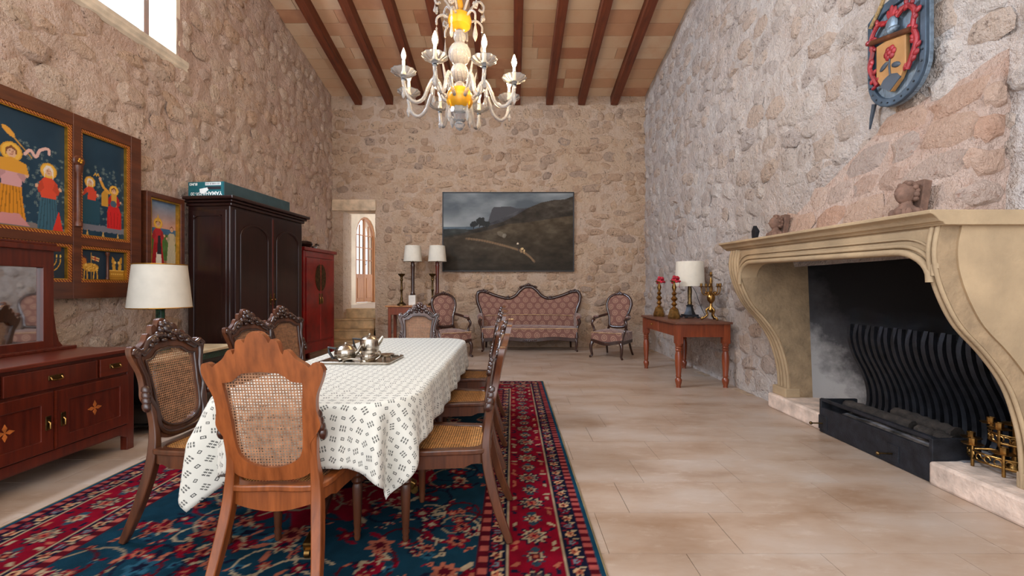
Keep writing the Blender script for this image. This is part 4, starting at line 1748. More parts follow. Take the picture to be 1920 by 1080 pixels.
tz = CZ + .0065
pot('coffee_pot', 'tall silver coffee pot with angular black handle on the tray', (TRX + .015, TRY + .10, tz), .1,
    [(.040, 0), (.048, .006), (.060, .03), (.066, .07), (.066, .12), (.060, .135)], 0,
    [(-.058, 0, .13), (-.115, 0, .135), (-.108, 0, .09), (-.088, 0, .04), (-.058, 0, .028)],
    [(.05, 0, .09, .02), (.072, 0, .12, .018), (.092, 0, .152, .010)])
pot('tea_pot', 'low fluted silver teapot with black handle at the tray front', (TRX - .105, TRY - .035, tz), .0,
    [(.040, 0), (.055, .008), (.070, .03), (.074, .055), (.068, .078), (.056, .088)], 20,
    [(-.064, 0, .082), (-.118, 0, .09), (-.112, 0, .055), (-.09, 0, .02), (-.066, 0, .018)],
    [(.06, 0, .045, .017), (.088, 0, .065, .013), (.108, 0, .105, .008)])
cr_ = pot('milk_jug', 'small fluted silver milk jug with loop handle on the tray', (TRX + .07, TRY - .105, tz), .1,
          [(.026, 0), (.036, .006), (.047, .025), (.049, .045), (.044, .055), (.047, .066)], 18, None,
          [(-.035, 0, .05, .014), (-.055, 0, .068, .008)], False)
MB().tube(spline([(.045, 0, .058), (.072, 0, .062), (.078, 0, .04), (.05, 0, .018)], 5), .0045, 7).build('handle', M['silver'], cr_)
sb_ = pot('sugar_bowl', 'oval silver sugar bowl behind the milk jug', (TRX + .052, TRY - .012, tz), 0,
          [(.024, 0), (.032, .008), (.046, .03), (.05, .055), (.047, .06)], 0, None, None, False)
for s in (-1, 1):
    MB().tube(spline([(s * .046, 0, .055), (s * .068, 0, .06), (s * .068, 0, .04), (s * .044, 0, .025)], 5), .004, 7).build('handle', M['silver'], sb_)
dish = thing('footed_dish', 'little shallow silver dish on three feet beside the jug', 'dish', (TRX + .155, TRY + .025, tz))
MB().lathe([(.02, .018), (.05, .026), (.055, .036), (.05, .035), (.02, .026), (0, .024)], (0, 0, 0), 24).build('bowl', M['silver'], dish)
for k in range(3):
    a = 2 * PI * k / 3
    MB().tube([(.03 * math.cos(a), .03 * math.sin(a), .024), (.036 * math.cos(a), .036 * math.sin(a), .0)], .005, 6).build('foot', M['silver'], dish)

# ------------------------------------------------------------------ sideboard with mirror back (long side along the left wall)
# built with its front towards +x: local x = depth (0 front), y along the wall, z up
def panel_door(parent, y0, y1, z0, z1, mat, fr=.05, name='door', inset=.012):
    d = MB().ring([(y0, z0), (y1, z0), (y1, z1), (y0, z1)], [(y0 + fr, z0 + fr), (y1 - fr, z0 + fr), (y1 - fr, z1 - fr), (y0 + fr, z1 - fr)],
                  -.004, .018, 'x').build(name, mat, parent, 0, .003)
    MB().span((-.004, y0 + fr - .004, z0 + fr - .004), (.018 - inset, y1 - fr + .004, z1 - fr + .004)).build('panel', mat, d, 0)
    return d


sbd = thing('sideboard', 'dark red mahogany sideboard with mirror back, drawers and inlaid doors', 'sideboard', (-2.97, 2.83, 0))
SH, SY0, SY1, SD = .785, -.60, .60, .52
inlay = plain('inlay_wood', (176, 96, 42), .4, var=.2, scale=30)
MB().span((-SD, SY0 + .01, .13), (-.005, SY1 - .01, SH - .03)).build('body', M['mahogany'], sbd, 0)
MB().span((-SD - .01, SY0 - .025, SH - .028), (.03, SY1 + .025, SH)).build('top', M['mahogany_x'], sbd, 0, .006)
for y in (SY0 + .03, SY1 - .03):
    for x in (-.02, -SD + .03):
        MB().span((x - .03, y - .03, 0), (x + .025, y + .03, SH - .03)).build('leg', M['mahogany'], sbd, 0, .004)
MB().prism([(SY0 + .06, .20), (SY0 + .06, .10), (SY0 + .14, .14), (SY1 - .14, .14), (SY1 - .06, .10), (SY1 - .06, .20)], -.012, .004, 'x').build('apron', M['mahogany'], sbd, 0)
for y0, y1, m in ((SY0 + .06, SY0 + .29, M['mahogany_x']), (SY0 + .31, SY1 - .31, M['mahogany']), (SY1 - .29, SY1 - .06, M['mahogany_x'])):
    dw = MB().span((-.004, y0, .605), (.016, y1, .735)).build('drawer', m, sbd, 0, .004)
    yc = (y0 + y1) / 2
    pl = MB().span((.014, yc - .045, .658), (.022, yc + .045, .69)).build('handle_plate', M['darkbrass'], dw, 0, .003)
    MB().tube(spline([(.022, yc - .034, .678), (.034, yc - .032, .662), (.036, yc, .658), (.034, yc + .032, .662), (.022, yc + .034, .678)], 4), .0045, 7).build('bail', M['brass'], dw)
for s, (y0, y1) in ((1, (SY0 + .06, -.012)), (-1, (.012, SY1 - .06))):
    d = panel_door(sbd, y0, y1, .21, .585, M['mahogany'], .075)
    yc, zc = (y0 + y1) / 2, .40
    mb = MB()
    for k in range(4):
        a = PI / 2 * k + PI / 2
        mb.prism([(yc, zc), (yc + .028 * math.cos(a - .5), zc + .028 * math.sin(a - .5)), (yc + .052 * math.cos(a), zc + .052 * math.sin(a)), (yc + .028 * math.cos(a + .5), zc + .028 * math.sin(a + .5))], .005, .0085, 'x')
    mb.build('inlay_star', inlay, d, 0)
    ye = y1 - .035 if s == 1 else y0 + .035
    MB().span((.016, ye - .016, .345), (.023, ye + .016, .435)).build('escutcheon', M['darkbrass'], d, 0, .003)
    MB().tube([(.022, ye, .40), (.034, ye, .39), (.034, ye, .355), (.024, ye, .352)], .005, 7).build('drop_pull', M['brass'], d)
MB().span((.012, -.006, .21), (.022, .006, .585)).build('meeting_bead', M['mahogany_x'], sbd, 0)
# mirror back
mo = [(-.46, SH), (.46, SH), (.46, 1.55), (-.46, 1.55)]
mi = [(-.385, SH + .075), (.385, SH + .075), (.385, 1.40), (-.385, 1.40)]
mf = MB().ring(mo, mi, -SD + .0, -SD + .045, 'x').build('mirror_frame', M['mahogany'], sbd, 0, .004)
MB().span((-SD - .005, -.49, 1.525), (-SD + .07, .49, 1.565)).span((-SD, -.475, 1.565), (-SD + .055, .475, 1.585)).build('cornice', M['mahogany'], mf, 0, .005)
for s in (-1, 1):
    MB().prism([(s * .46, SH), (s * .56, SH), (s * .535, SH + .02), (s * .505, SH + .06), (s * .485, SH + .14), (s * .47, SH + .26), (s * .46, SH + .30)], -SD + .005, -SD + .035, 'x').build('side_bracket', M['mahogany'], mf, 20)
mr = NT('mirror_glass')
mr.set(.03, 1.0)
mr.color((.86, .88, .88, 1))
MB().span((-SD + .012, -.39, SH + .07), (-SD + .018, .39, 1.405)).build('mirror', mr.m, mf, 0)
MB().span((-SD - .002, -.45, SH), (-SD + .01, .45, 1.53)).build('mirror_backing', M['mahogany'], mf, 0)
MB().span((-SD - .0, -.58, SH - .001), (-SD + .10, .58, SH + .022)).build('plinth_rail', M['mahogany'], sbd, 0, .005)

# ------------------------------------------------------------------ black bombe commode with marble top, lamp
cm = thing('commode', 'black bow-sided commode with cream stone top and green marble frieze', 'commode', (-3.36, 4.24, 0))
CHT = .64


def bombe(k):
    return .06 * math.sin(PI * min(1, k * 1.05)) + .0


mb = MB()
NZ = 14


def side(u, v):
    b = bombe(v)
    hx, hy = .32 + b, .50 + b
    pts = rrect(hx, hy, .10, 4)
    p = pts[int(round(u * len(pts))) % len(pts)]
    return (p[0], p[1], .08 + v * (CHT - .17))


nn = len(rrect(.3, .5, .1, 4))
mb.grid(nn, NZ, side, True)
mb.build('body', M['black'], cm, 40)
MB().prism(rrect(.33, .51, .06, 4), CHT - .095, CHT - .028, 'z').build('frieze', M['green'], cm, 20)
MB().prism(rrect(.36, .545, .05, 4), CHT - .028, CHT, 'z').build('stone_top', M['cream'], cm, 20, .004)
MB().prism(rrect(.33, .51, .1, 4), .06, .085, 'z').build('plinth', M['black'], cm, 20, .006)
for sx_ in (-1, 1):
    for sy_ in (-1, 1):
        MB().lathe([(.02, 0), (.032, .015), (.045, .06), (.05, .065)], (sx_ * .27, sy_ * .44, 0), 10).build('foot', M['green'], cm)


def shade_mesh(rb, rt, z0, z1, name, parent, trim=None, seg=32):
    t_ = .003
    o = MB().lathe([(rb, z0), (rt, z1), (rt - t_, z1), (rb - t_, z0), (rb, z0)], (0, 0, 0), seg)
    o.f = [f for f in o.f if len(f) == 4]
    s = o.build(name, M['shade'], parent, 60)
    if trim:
        for r_, z in ((rb, z0), (rt, z1)):
            MB().tube([(r_ * math.cos(2 * PI * k / seg), r_ * math.sin(2 * PI * k / seg), z) for k in range(seg)], .005, 6, True).build('trim', trim, s)
    mb = MB().lathe([(.012, z1 - .035), (.012, z1 - .028)], (0, 0, 0), 8)
    for k in range(3):
        a = 2 * PI * k / 3
        mb.tube([(0, 0, z1 - .03), ((rt - .004) * math.cos(a), (rt - .004) * math.sin(a), z1 - .012)], .0025, 5)
    mb.build('shade_ring', M['brass'], s)
    return s


lp = thing('table_lamp', 'large cream-shaded lamp with green fluted column on the commode', 'lamp', (-3.33, 4.14, CHT))
MB().lathe([(.10, 0), (.10, .02), (.075, .03), (.07, .05), (.045, .06)], (0, 0, 0), 24).build('base', M['green'], lp)
MB().lathe([(.042, .06), (.036, .08), (.034, .40), (.042, .42), (.02, .44)], (0, 0, 0), 40, 10, .05).build('column', M['green'], lp)
MB().lathe([(.012, .44), (.012, .70)], (0, 0, 0), 10).build('stem', M['brass'], lp)
shade_mesh(.25, .21, .425, .83, 'lamp_shade', lp, M['gold'])

# ------------------------------------------------------------------ altarpiece on the left wall
AX = XL + .075
alt = thing('altarpiece', 'carved gilt-edged altarpiece of painted saints on dark blue panels', 'painting', (AX, 0, 0))
frm = wood('altarpiece_oak', (64, 28, 14), (104, 52, 26), (10, 1.2, 10), .45, .15)
AY0, AY1, AZ0, AZ1 = 2.20, 4.40, 1.16, 2.74
cols = [(2.30, 3.72), (3.79, 4.285)]                  # panel openings along y
rows = [(1.30, 1.62), (1.69, 2.635)]
ys = [AY0, 2.30, 3.72, 3.79, 4.285, AY1]
zs = [AZ0, 1.30, 1.62, 1.69, 2.635, AZ1]
for i in (0, 2, 4):
    MB().span((-.05, ys[i], AZ0), (.035, ys[i + 1], AZ1)).build('frame_post', frm, alt, 0, .002)
for j in (0, 2, 4):
    for (a, b) in cols:
        MB().span((-.05, a - .012, zs[j]), (.033, b + .012, zs[j + 1])).build('frame_rail', frm, alt, 0, .002)
orn = NT('red_gold_ornament')
orn.set(.45)
vv_ = orn.coords((1, 1, 1))
wv = orn.n('ShaderNodeTexWave', wave_type='BANDS', bands_direction='DIAGONAL')
wv.inputs['Scale'].default_value = 26
orn.l(vv_, wv.inputs[0])
orn.color(orn.ramp(wv.outputs['Fac'], [(.35, lin((110, 20, 16))), (.75, lin((196, 130, 48)))]))
pm_ = painted('tempera_panel', .5)
BLUE = (26, 54, 72)


def figure(c, x, y0, h, robe, over, veil, halo=True, seated=False, hair=(120, 70, 40), face_dir=1):
    """standing or seated saint; x centre, y0 foot, h height"""
    hd = y0 + h * .86
    w = h * .165
    if halo:
        c.ell(x, hd, h * .115, h * .115, (206, 150, 52))
        c.ell(x, hd, h * .100, h * .100, (222, 172, 70))
    if seated:
        c.poly([(x - w * 1.05, y0), (x + w * 1.1, y0), (x + w * 1.15, y0 + h * .34), (x + w * .7, y0 + h * .5), (x - w * .8, y0 + h * .5), (x - w * 1.05, y0 + h * .3)], over)
        for q in range(5):
            xx = x - w * .8 + q * w * .42
            c.line([(xx, y0 + .01), (xx + w * .12 * (q - 2), y0 + h * .36)], h * .012, [v * .72 for v in over])
    else:
        c.poly([(x - w * .95, y0), (x + w * 1.0, y0), (x + w * .72, y0 + h * .3), (x + w * .62, y0 + h * .52), (x - w * .62, y0 + h * .52), (x - w * .8, y0 + h * .28)], over)
        for q in range(6):
            xx = x - w * .75 + q * w * .3
            c.line([(xx, y0 + .01), (x + (xx - x) * .6, y0 + h * .5)], h * .011, [v * .74 for v in over])
    c.poly([(x - w * .62, y0 + h * .46), (x + w * .62, y0 + h * .46), (x + w * .78, y0 + h * .68), (x + w * .35, y0 + h * .76), (x - w * .35, y0 + h * .76), (x - w * .78, y0 + h * .68)], robe)
    for s in (-1, 1):                               # sleeves and hands
        c.poly([(x + s * w * .55, y0 + h * .72), (x + s * w * .95, y0 + h * .60), (x + s * w * .8, y0 + h * .52), (x + s * w * .35, y0 + h * .6)], [v * .88 for v in robe])
        c.ell(x + s * w * .98, y0 + h * .62, h * .022, h * .03, (206, 160, 128), s * .4)
    c.ell(x, hd - h * .005, h * .052, h * .066, (212, 168, 136))
    c.ell(x + face_dir * h * .012, hd - h * .005, h * .014, h * .02, (186, 134, 106))
    if veil:
        c.poly([(x - h * .06, hd - h * .12), (x - h * .07, hd + h * .02), (x - h * .03, hd + h * .075), (x + h * .03, hd + h * .075), (x + h * .068, hd + h * .02), (x + h * .06, hd - h * .12), (x + h * .042, hd), (x, hd + h * .05), (x - h * .042, hd)], veil)
    else:
        c.poly([(x - h * .058, hd - h * .05), (x - h * .06, hd + h * .03), (x, hd + h * .075), (x + h * .06, hd + h * .03), (x + h * .05, hd - h * .05), (x + h * .04, hd + h * .02), (x, hd + h * .04), (x - h * .04, hd + h * .02)], hair)
    for s in (-1, 1):
        c.ell(x + s * h * .019, hd + h * .008, h * .007, h * .005, (70, 46, 38))
    c.line([(x - h * .014, hd - h * .034), (x + h * .014, hd - h * .034)], h * .007, (160, 84, 74))


def stars(c, x0, x1, y0, y1, n, seed):
    r_ = random.Random(seed)
    for _ in range(n):
        x, y = r_.uniform(x0, x1), r_.uniform(y0, y1)
        for a in (0, 1.05, 2.1):
            c.line([(x - .011 * math.cos(a), y - .011 * math.sin(a)), (x + .011 * math.cos(a), y + .011 * math.sin(a))], .0045, (92, 108, 108))


# large panel: winged messenger and a veiled woman at its far end
W_, H_ = cols[0][1] - cols[0][0], rows[1][1] - rows[1][0]
c = Canvas(W_, H_, .0055, BLUE)
c.a += (c.fbm(.3, .3, 5)[..., None] - .5) * 26
stars(c, .0, W_, .02, .70, 420, 1)
c.poly([(0, 0), (W_, 0), (W_, .05), (W_ * .8, .075), (W_ * .5, .05), (0, .07)], (120, 108, 104))
fx1 = W_ - .42
c.poly([(fx1 - .26, .42), (fx1 - .20, .60), (fx1 - .12, .50), (fx1 - .10, .30), (fx1 - .17, .2)], (196, 128, 112))
c.line(spline([(fx1 - .17, .22), (fx1 - .21, .42), (fx1 - .19, .58)], 6), .012, (156, 82, 76))
figure(c, fx1, .04, .64, (202, 150, 150), (206, 132, 34), None)
c.poly([(fx1 - .13, .44), (fx1 + .12, .44), (fx1 + .10, .52), (fx1, .55), (fx1 - .11, .52)], (208, 146, 50))
c.poly([(fx1 - .13, .04), (fx1 + .13, .04), (fx1 + .05, .13), (fx1 - .09, .12)], (196, 132, 130))
c.ell(fx1 - .02, .74, .055, .022, (214, 152, 60), -.7)
c.line([(fx1 + .02, .70), (fx1 + .14, .58)], .008, (190, 140, 60))
c.line(spline([(fx1 + .09, .60), (fx1 + .13, .64), (fx1 + .17, .60), (fx1 + .20, .66), (fx1 + .26, .69), (fx1 + .27, .65)], 6), .022, (214, 172, 160))
fx2 = W_ - .155
figure(c, fx2, .03, .56, (206, 72, 48), (54, 92, 108), (222, 206, 190), face_dir=-1)
c.poly([(fx2 + .03, .03), (fx2 + .115, .03), (fx2 + .08, .20)], (200, 50, 38))
c.build('painted_panel', pm_, lambda x, y: (-.012 + 0 * x, cols[0][0] + x, rows[1][0] + y), alt)
# coronation panel
W_ = cols[1][1] - cols[1][0]
c = Canvas(W_, H_, .0055, BLUE)
c.a += (c.fbm(.3, .3, 6)[..., None] - .5) * 26
stars(c, 0, W_, .12, .66, 160, 2)
for q in range(9):
    c.ell(.03 + q * .056, .105, .045, .03, (112, 112, 122))
for q in range(3):
    c.poly([(.10 + q * .15, .085), (.085 + q * .15, .02), (.10 + q * .15, .035), (.115 + q * .15, .02)], (200, 160, 90))
figure(c, .125, .13, .44, (204, 70, 48), (34, 72, 88), (224, 212, 198), seated=True)
c.poly([(.03, .15), (.22, .15), (.22, .34), (.17, .40), (.10, .41), (.05, .36)], (34, 72, 88))
c.poly([(.10, .35), (.18, .35), (.185, .44), (.11, .44)], (204, 70, 48))
figure(c, .36, .12, .42, (188, 36, 38), (196, 34, 36), None, seated=True, hair=(110, 62, 34), face_dir=-1)
c.poly([(.235, .32), (.30, .32), (.30, .44), (.27, .48), (.235, .43)], (190, 138, 50))
c.poly([(.33, .33), (.39, .33), (.385, .45), (.335, .45)], (202, 150, 62))
c.line([(.31, .45), (.255, .49), (.225, .545)], .026, (208, 150, 60))
c.ell(.222, .56, .014, .018, (208, 164, 132))
c.line([(.16, .575), (.175, .60), (.185, .578), (.20, .602), (.21, .58)], .008, (210, 160, 60))
c.ell(.355, .355, .032, .03, (70, 88, 104))
c.build('painted_panel', pm_, lambda x, y: (-.012 + 0 * x, cols[1][0] + x, rows[1][0] + y), alt)
# predella: menorah, lamb with banner, ark with wings
W_, H2 = cols[0][1] - cols[0][0], rows[0][1] - rows[0][0]
c = Canvas(W_, H2, .005, (36, 50, 62))
GO = (204, 150, 56)
cx = W_ - .16
for q in range(1, 4):
    c.line([(cx + .033 * q * math.cos(a), .19 + .045 * q * math.sin(a) * .8 - .0) for a in np.linspace(PI, 2 * PI, 14)], .008, GO)
c.line([(cx, .05), (cx, .21)], .009, GO)
c.ell(cx, .045, .045, .012, GO)
for q in range(-3, 4):
    c.ell(cx + q * .033, .215, .006, .014, (232, 190, 90))
c.build('painted_panel', pm_, lambda x, y: (-.012 + 0 * x, cols[0][0] + x, rows[0][0] + y), alt)
W_ = cols[1][1] - cols[1][0]
c = Canvas(W_, H2, .0045, (36, 50, 62))
c.ell(.13, .135, .075, .038, GO)
c.ell(.062, .195, .028, .024, GO)
c.poly([(.05, .16), (.09, .19), (.10, .15), (.075, .12)], GO)
c.ell(.055, .20, .045, .04, (150, 40, 30), 0, .35)
for x0_, x1_ in ((.075, .068), (.095, .10), (.165, .155), (.188, .195)):
    c.line([(x0_, .12), (x1_, .03)], .012, GO)
r_ = random.Random(8)
for _ in range(60):
    c.ell(.13 + r_.uniform(-.065, .065), .135 + r_.uniform(-.03, .03), .007, .005, r_.choice(((170, 118, 40), (228, 184, 96))))
c.line([(.135, .02), (.135, .265)], .006, GO)
c.poly([(.14, .24), (.215, .222), (.205, .185), (.19, .195), (.14, .205)], (216, 176, 110))
c.line([(.14, .223), (.21, .205)], .010, (160, 40, 30)); c.line([(.172, .235), (.172, .195)], .009, (160, 40, 30))
c.poly([(.315, .03), (.465, .03), (.465, .115), (.315, .115)], (186, 130, 44))
for q in range(6):
    c.ell(.335 + q * .022, .082, .008, .008, (226, 180, 84))
c.line([(.315, .05), (.465, .05)], .006, (140, 92, 30)); c.line([(.315, .115), (.465, .115)], .008, (228, 182, 90))
for s in (-1, 1):
    c.poly([(.39 + s * .01, .115), (.39 + s * .045, .12), (.39 + s * .05, .17), (.39 + s * .02, .19)], GO)
    c.poly([(.39 + s * .02, .15), (.39 + s * .055, .19), (.39 + s * .05, .25), (.39 + s * .025, .22)], (190, 136, 48))
    c.ell(.39 + s * .02, .19, .013, .014, (224, 180, 96))
c.build('painted_panel', pm_, lambda x, y: (-.012 + 0 * x, cols[1][0] + x, rows[0][0] + y), alt)
# gilt and red slips around each opening
for (a, b) in cols:
    for (e, f) in rows:
        o_ = [(a, e), (b, e), (b, f), (a, f)]
        m_ = [(a + .022, e + .022), (b - .022, e + .022), (b - .022, f - .022), (a + .022, f - .022)]
        g_ = [(a + .03, e + .03), (b - .03, e + .03), (b - .03, f - .03), (a + .03, f - .03)]
        s_ = MB().ring(o_, m_, -.012, .022, 'x').build('ornament_slip', orn.m, alt, 0)
        MB().ring(m_, g_, -.012, .014, 'x').build('gilt_slip', M['gold'], s_, 0)
# little columns between the panels
for yc, z0_, z1_ in ((3.755, 1.78, 2.30), ((cols[1][0] + cols[1][1]) / 2 + .02, 1.33, 1.58)):
    s_ = 1 if z1_ > 2 else .5
    col = MB().lathe([(.03 * s_, 0), (.03 * s_, .03 * s_), (.02 * s_, .045 * s_), (.018 * s_, (z1_ - z0_) - .07 * s_), (.03 * s_, (z1_ - z0_) - .05 * s_), (.034 * s_, z1_ - z0_)], (.04 if s_ == 1 else .012, yc, z0_), 14).build('colonnette', frm, alt)
    if s_ == 1:
        bs = MB().lathe([(.0, -.012), (.045, -.006), (.05, .0), (.045, .01), (.0, .014)], (.045, yc, 2.34), 18, axis=(1, 0, 0)).build('boss', frm, alt)
        mb = MB()
        for k in range(4):
            a = PI / 2 * k + .4
            mb.ball((.062, yc + .014 * math.cos(a), 2.34 + .014 * math.sin(a)), (.006, .012, .012), 8, 5)
        mb.build('quatrefoil', M['gold'], bs)

# framed saint picture beside it
spx = thing('saint_picture', 'framed picture of a red-robed bishop in a green landscape', 'painting', (XL + .075, 0, 0))
PY0, PY1, PZ0, PZ1 = 4.47, 4.985, 1.42, 2.25
MB().ring([(PY0, PZ0), (PY1, PZ0), (PY1, PZ1), (PY0, PZ1)], [(PY0 + .055, PZ0 + .055), (PY1 - .055, PZ0 + .055), (PY1 - .055, PZ1 - .055), (PY0 + .055, PZ1 - .055)], -.05, .035, 'x').build('frame', frm, spx, 0, .004)
MB().ring([(PY0 + .053, PZ0 + .053), (PY1 - .053, PZ0 + .053), (PY1 - .053, PZ1 - .053), (PY0 + .053, PZ1 - .053)], [(PY0 + .072, PZ0 + .072), (PY1 - .072, PZ0 + .072), (PY1 - .072, PZ1 - .072), (PY0 + .072, PZ1 - .072)], -.02, .025, 'x').build('gilt_slip', M['gold'], spx, 0)
W_, H_ = PY1 - PY0 - .11, PZ1 - PZ0 - .11
c = Canvas(W_, H_, .005, (120, 140, 160))
k = np.clip((c.y - H_ * .55) / (H_ * .45), 0, 1)[..., None]
c.a[:] = np.array((214, 150, 120)) * (1 - k) + np.array((98, 128, 158)) * k
c.put(c.y < H_ * .58, (70, 104, 134))
c.put(c.y < H_ * .50, (72, 108, 54))
c.a += (c.fbm(.08, .05, 9)[..., None] - .5) * 34
c.put(c.y < H_ * .10, (150, 112, 84))
figure(c, W_ * .36, .02, H_ * .72, (176, 46, 52), (168, 34, 40), None)
c.poly([(W_ * .28, .02), (W_ * .48, .02), (W_ * .46, .16), (W_ * .31, .16)], (226, 214, 196))
c.poly([(W_ * .33, .14), (W_ * .47, .14), (W_ * .44, .34), (W_ * .36, .34)], (44, 40, 46))
c.poly([(W_ * .31, H_ * .68), (W_ * .41, H_ * .68), (W_ * .36, H_ * .79)], (208, 160, 70))
c.line([(W_ * .16, .03), (W_ * .16, H_ * .68)], .007, (110, 70, 40))
figure(c, W_ * .82, .04, H_ * .62, (186, 170, 140), (196, 184, 156), None, False)
c.line([(W_ * .62, .06), (W_ * .62, H_ * .5)], .006, (90, 66, 44))
c.build('canvas', pm_, lambda x, y: (-.015 + 0 * x, PY0 + .055 + x, PZ0 + .055 + y), spx)

# ------------------------------------------------------------------ big dark wardrobe
wd = thing('wardrobe', 'tall dark wardrobe with arched door panels and moulded cornice', 'wardrobe', (-3.21, 5.00, 0), -.10)
# local: front face at x=0 facing +x, body to x=-.58; y from 0 (near) to 1.42
WH, WW, WD_ = 2.20, 1.42, .54
MB().span((-WD_, 0, .02), (-.012, WW, WH)).build('carcass', M['ebony'], wd, 0, .012)
MB().span((-WD_ - .01, -.02, 0), (.012, WW + .02, .14)).build('plinth', M['ebony'], wd, 0, .01)
mb = MB()
for z0_, z1_, o_ in ((WH - .01, WH + .03, .02), (WH + .03, WH + .06, .045), (WH + .06, WH + .10, .075)):
    mb.span((-WD_ - .01, -o_, z0_), (o_, WW + o_, z1_))
mb.build('cornice', M['ebony'], wd, 0, .012)
MB().ring([(-WD_ + .03, .2), (-.05, .2), (-.05, WH - .05), (-WD_ + .03, WH - .05)], [(-WD_ + .09, .26), (-.11, .26), (-.11, WH - .12), (-WD_ + .09, WH - .12)], -.012, .006, 'y').build('side_moulding', M['ebony'], wd, 0, .008)
MB().ring(rrect(.19, .90, .07, 5), rrect(.178, .888, .06, 5), -.012, .006, 'y').build('side_bead', M['ebony'], wd, 0)
bpy.data.objects['side_bead'].location = (-.28, 0, 1.19)
for q, (y0_, y1_) in enumerate(((.05, WW / 2 - .004), (WW / 2 + .004, WW - .05))):
    d = MB().span((-.012, y0_, .18), (.016, y1_, WH - .04)).build('door', M['ebony'], wd, 0, .004)
    w2 = y1_ - y0_
    o_, i_ = [], []
    for out, ins in ((o_, .07), (i_, .095)):
        a_, b_ = y0_ + ins, y1_ - ins
        hw_ = (b_ - a_) / 2
        out += [(a_, .18 + ins), (b_, .18 + ins)]
        for k in range(11):
            an = PI * k / 10
            out.append(((a_ + b_) / 2 + hw_ * math.cos(an), 1.86 + (.075 - ins) + .16 * math.sin(an)))
    MB().ring(o_, i_, .014, .026, 'x').build('arched_moulding', M['ebony'], d, 30, .004)
    ye = y1_ - .03 if q == 0 else y0_ + .03
    mb = MB().ball((.018, ye, 1.10), (.006, .022, .05), 8, 6).ball((.018, ye, 1.16), (.006, .012, .02), 8, 5).ball((.018, ye, 1.04), (.006, .012, .02), 8, 5)
    es = mb.build('escutcheon', M['darkbrass'], d)
    MB().ball((.034, ye, 1.10), .011, 8, 6).build('knob', M['brass'], es)
MB().span((.012, WW / 2 - .008, .18), (.026, WW / 2 + .008, WH - .06)).build('meeting_strip', M['mahogany'], wd, 0)

# cardboard keyboard box on the wardrobe
bxr = thing('keyboard_box', 'long teal cardboard box with upside-down lettering lying on the wardrobe', 'box', (-3.69, 4.99, WH + .1005), -.10)
teal = plain('teal_cardboard', (6, 86, 92), .6, var=.08)
slate = plain('faded_slate_cardboard', (52, 74, 80), .7, var=.1)
MB().span((0, 0, 0), (.44, 1.22, .155)).build('carton', slate, bxr, 0, .003)
MB().span((.0, -.004, .0), (.435, .002, .155)).build('end_panel', teal, bxr, 0)
lab_w = plain('white_print', (232, 232, 226), .6, var=.02)
bar_m = plain('dark_print', (24, 22, 30), .6, var=.02)
MB().span((.21, -.0055, .115), (.40, -.003, .148)).build('barcode_label', lab_w, bxr, 0)
mb = MB()
r_ = random.Random(2)
x = .217
while x < .39:
    w = r_.choice((.002, .003, .005))
    mb.span((x, -.0065, .122), (x + w, -.005, .142))
    x += w + r_.choice((.003, .004, .006))
o = mb.build('barcode', bar_m, bxr, 0)
o['kind'] = 'stuff'
MB().span((.21, -.0055, .068), (.40, -.003, .10)).build('printed_picture', bar_m, bxr, 0)
MB().prism([(.14, .075), (.235, .09), (.25, .06), (.175, .02), (.145, .03)], -.007, -.0045, 'y').build('torn_label', lab_w, bxr, 0)


def lettering(txt, size, loc, parent, mat, rot=(PI / 2, PI, 0), bold=.0):
    cu = bpy.data.curves.new('lettering', 'FONT')
    cu.body = txt
    cu.size = size
    cu.offset = bold
    cu.extrude = .0006
    tmp = bpy.data.objects.new('lettering', cu)
    COL.objects.link(tmp)
    dg = bpy.context.evaluated_depsgraph_get()
    me = bpy.data.meshes.new_from_object(tmp.evaluated_get(dg))
    bpy.data.objects.remove(tmp)
    o = bpy.data.objects.new('lettering', me)
    me.materials.append(mat)
    COL.objects.link(o)
    o.parent = parent
    o.location = loc
    o.rotation_euler = rot
    return o


# upside down, as the box lies: rotated half a turn in its own face
lettering('YAMAHA', .058, (.415, -.0065, .042), bxr, lab_w, (PI / 2, PI, 0), .0012)
lettering('PSR-20', .05, (.175, -.0065, .036), bxr, lab_w, (PI / 2, PI, 0), .0)
lettering('8UM3', .04, (.115, -.0065, .142), bxr, lab_w, (PI / 2, PI, 0), .0008)

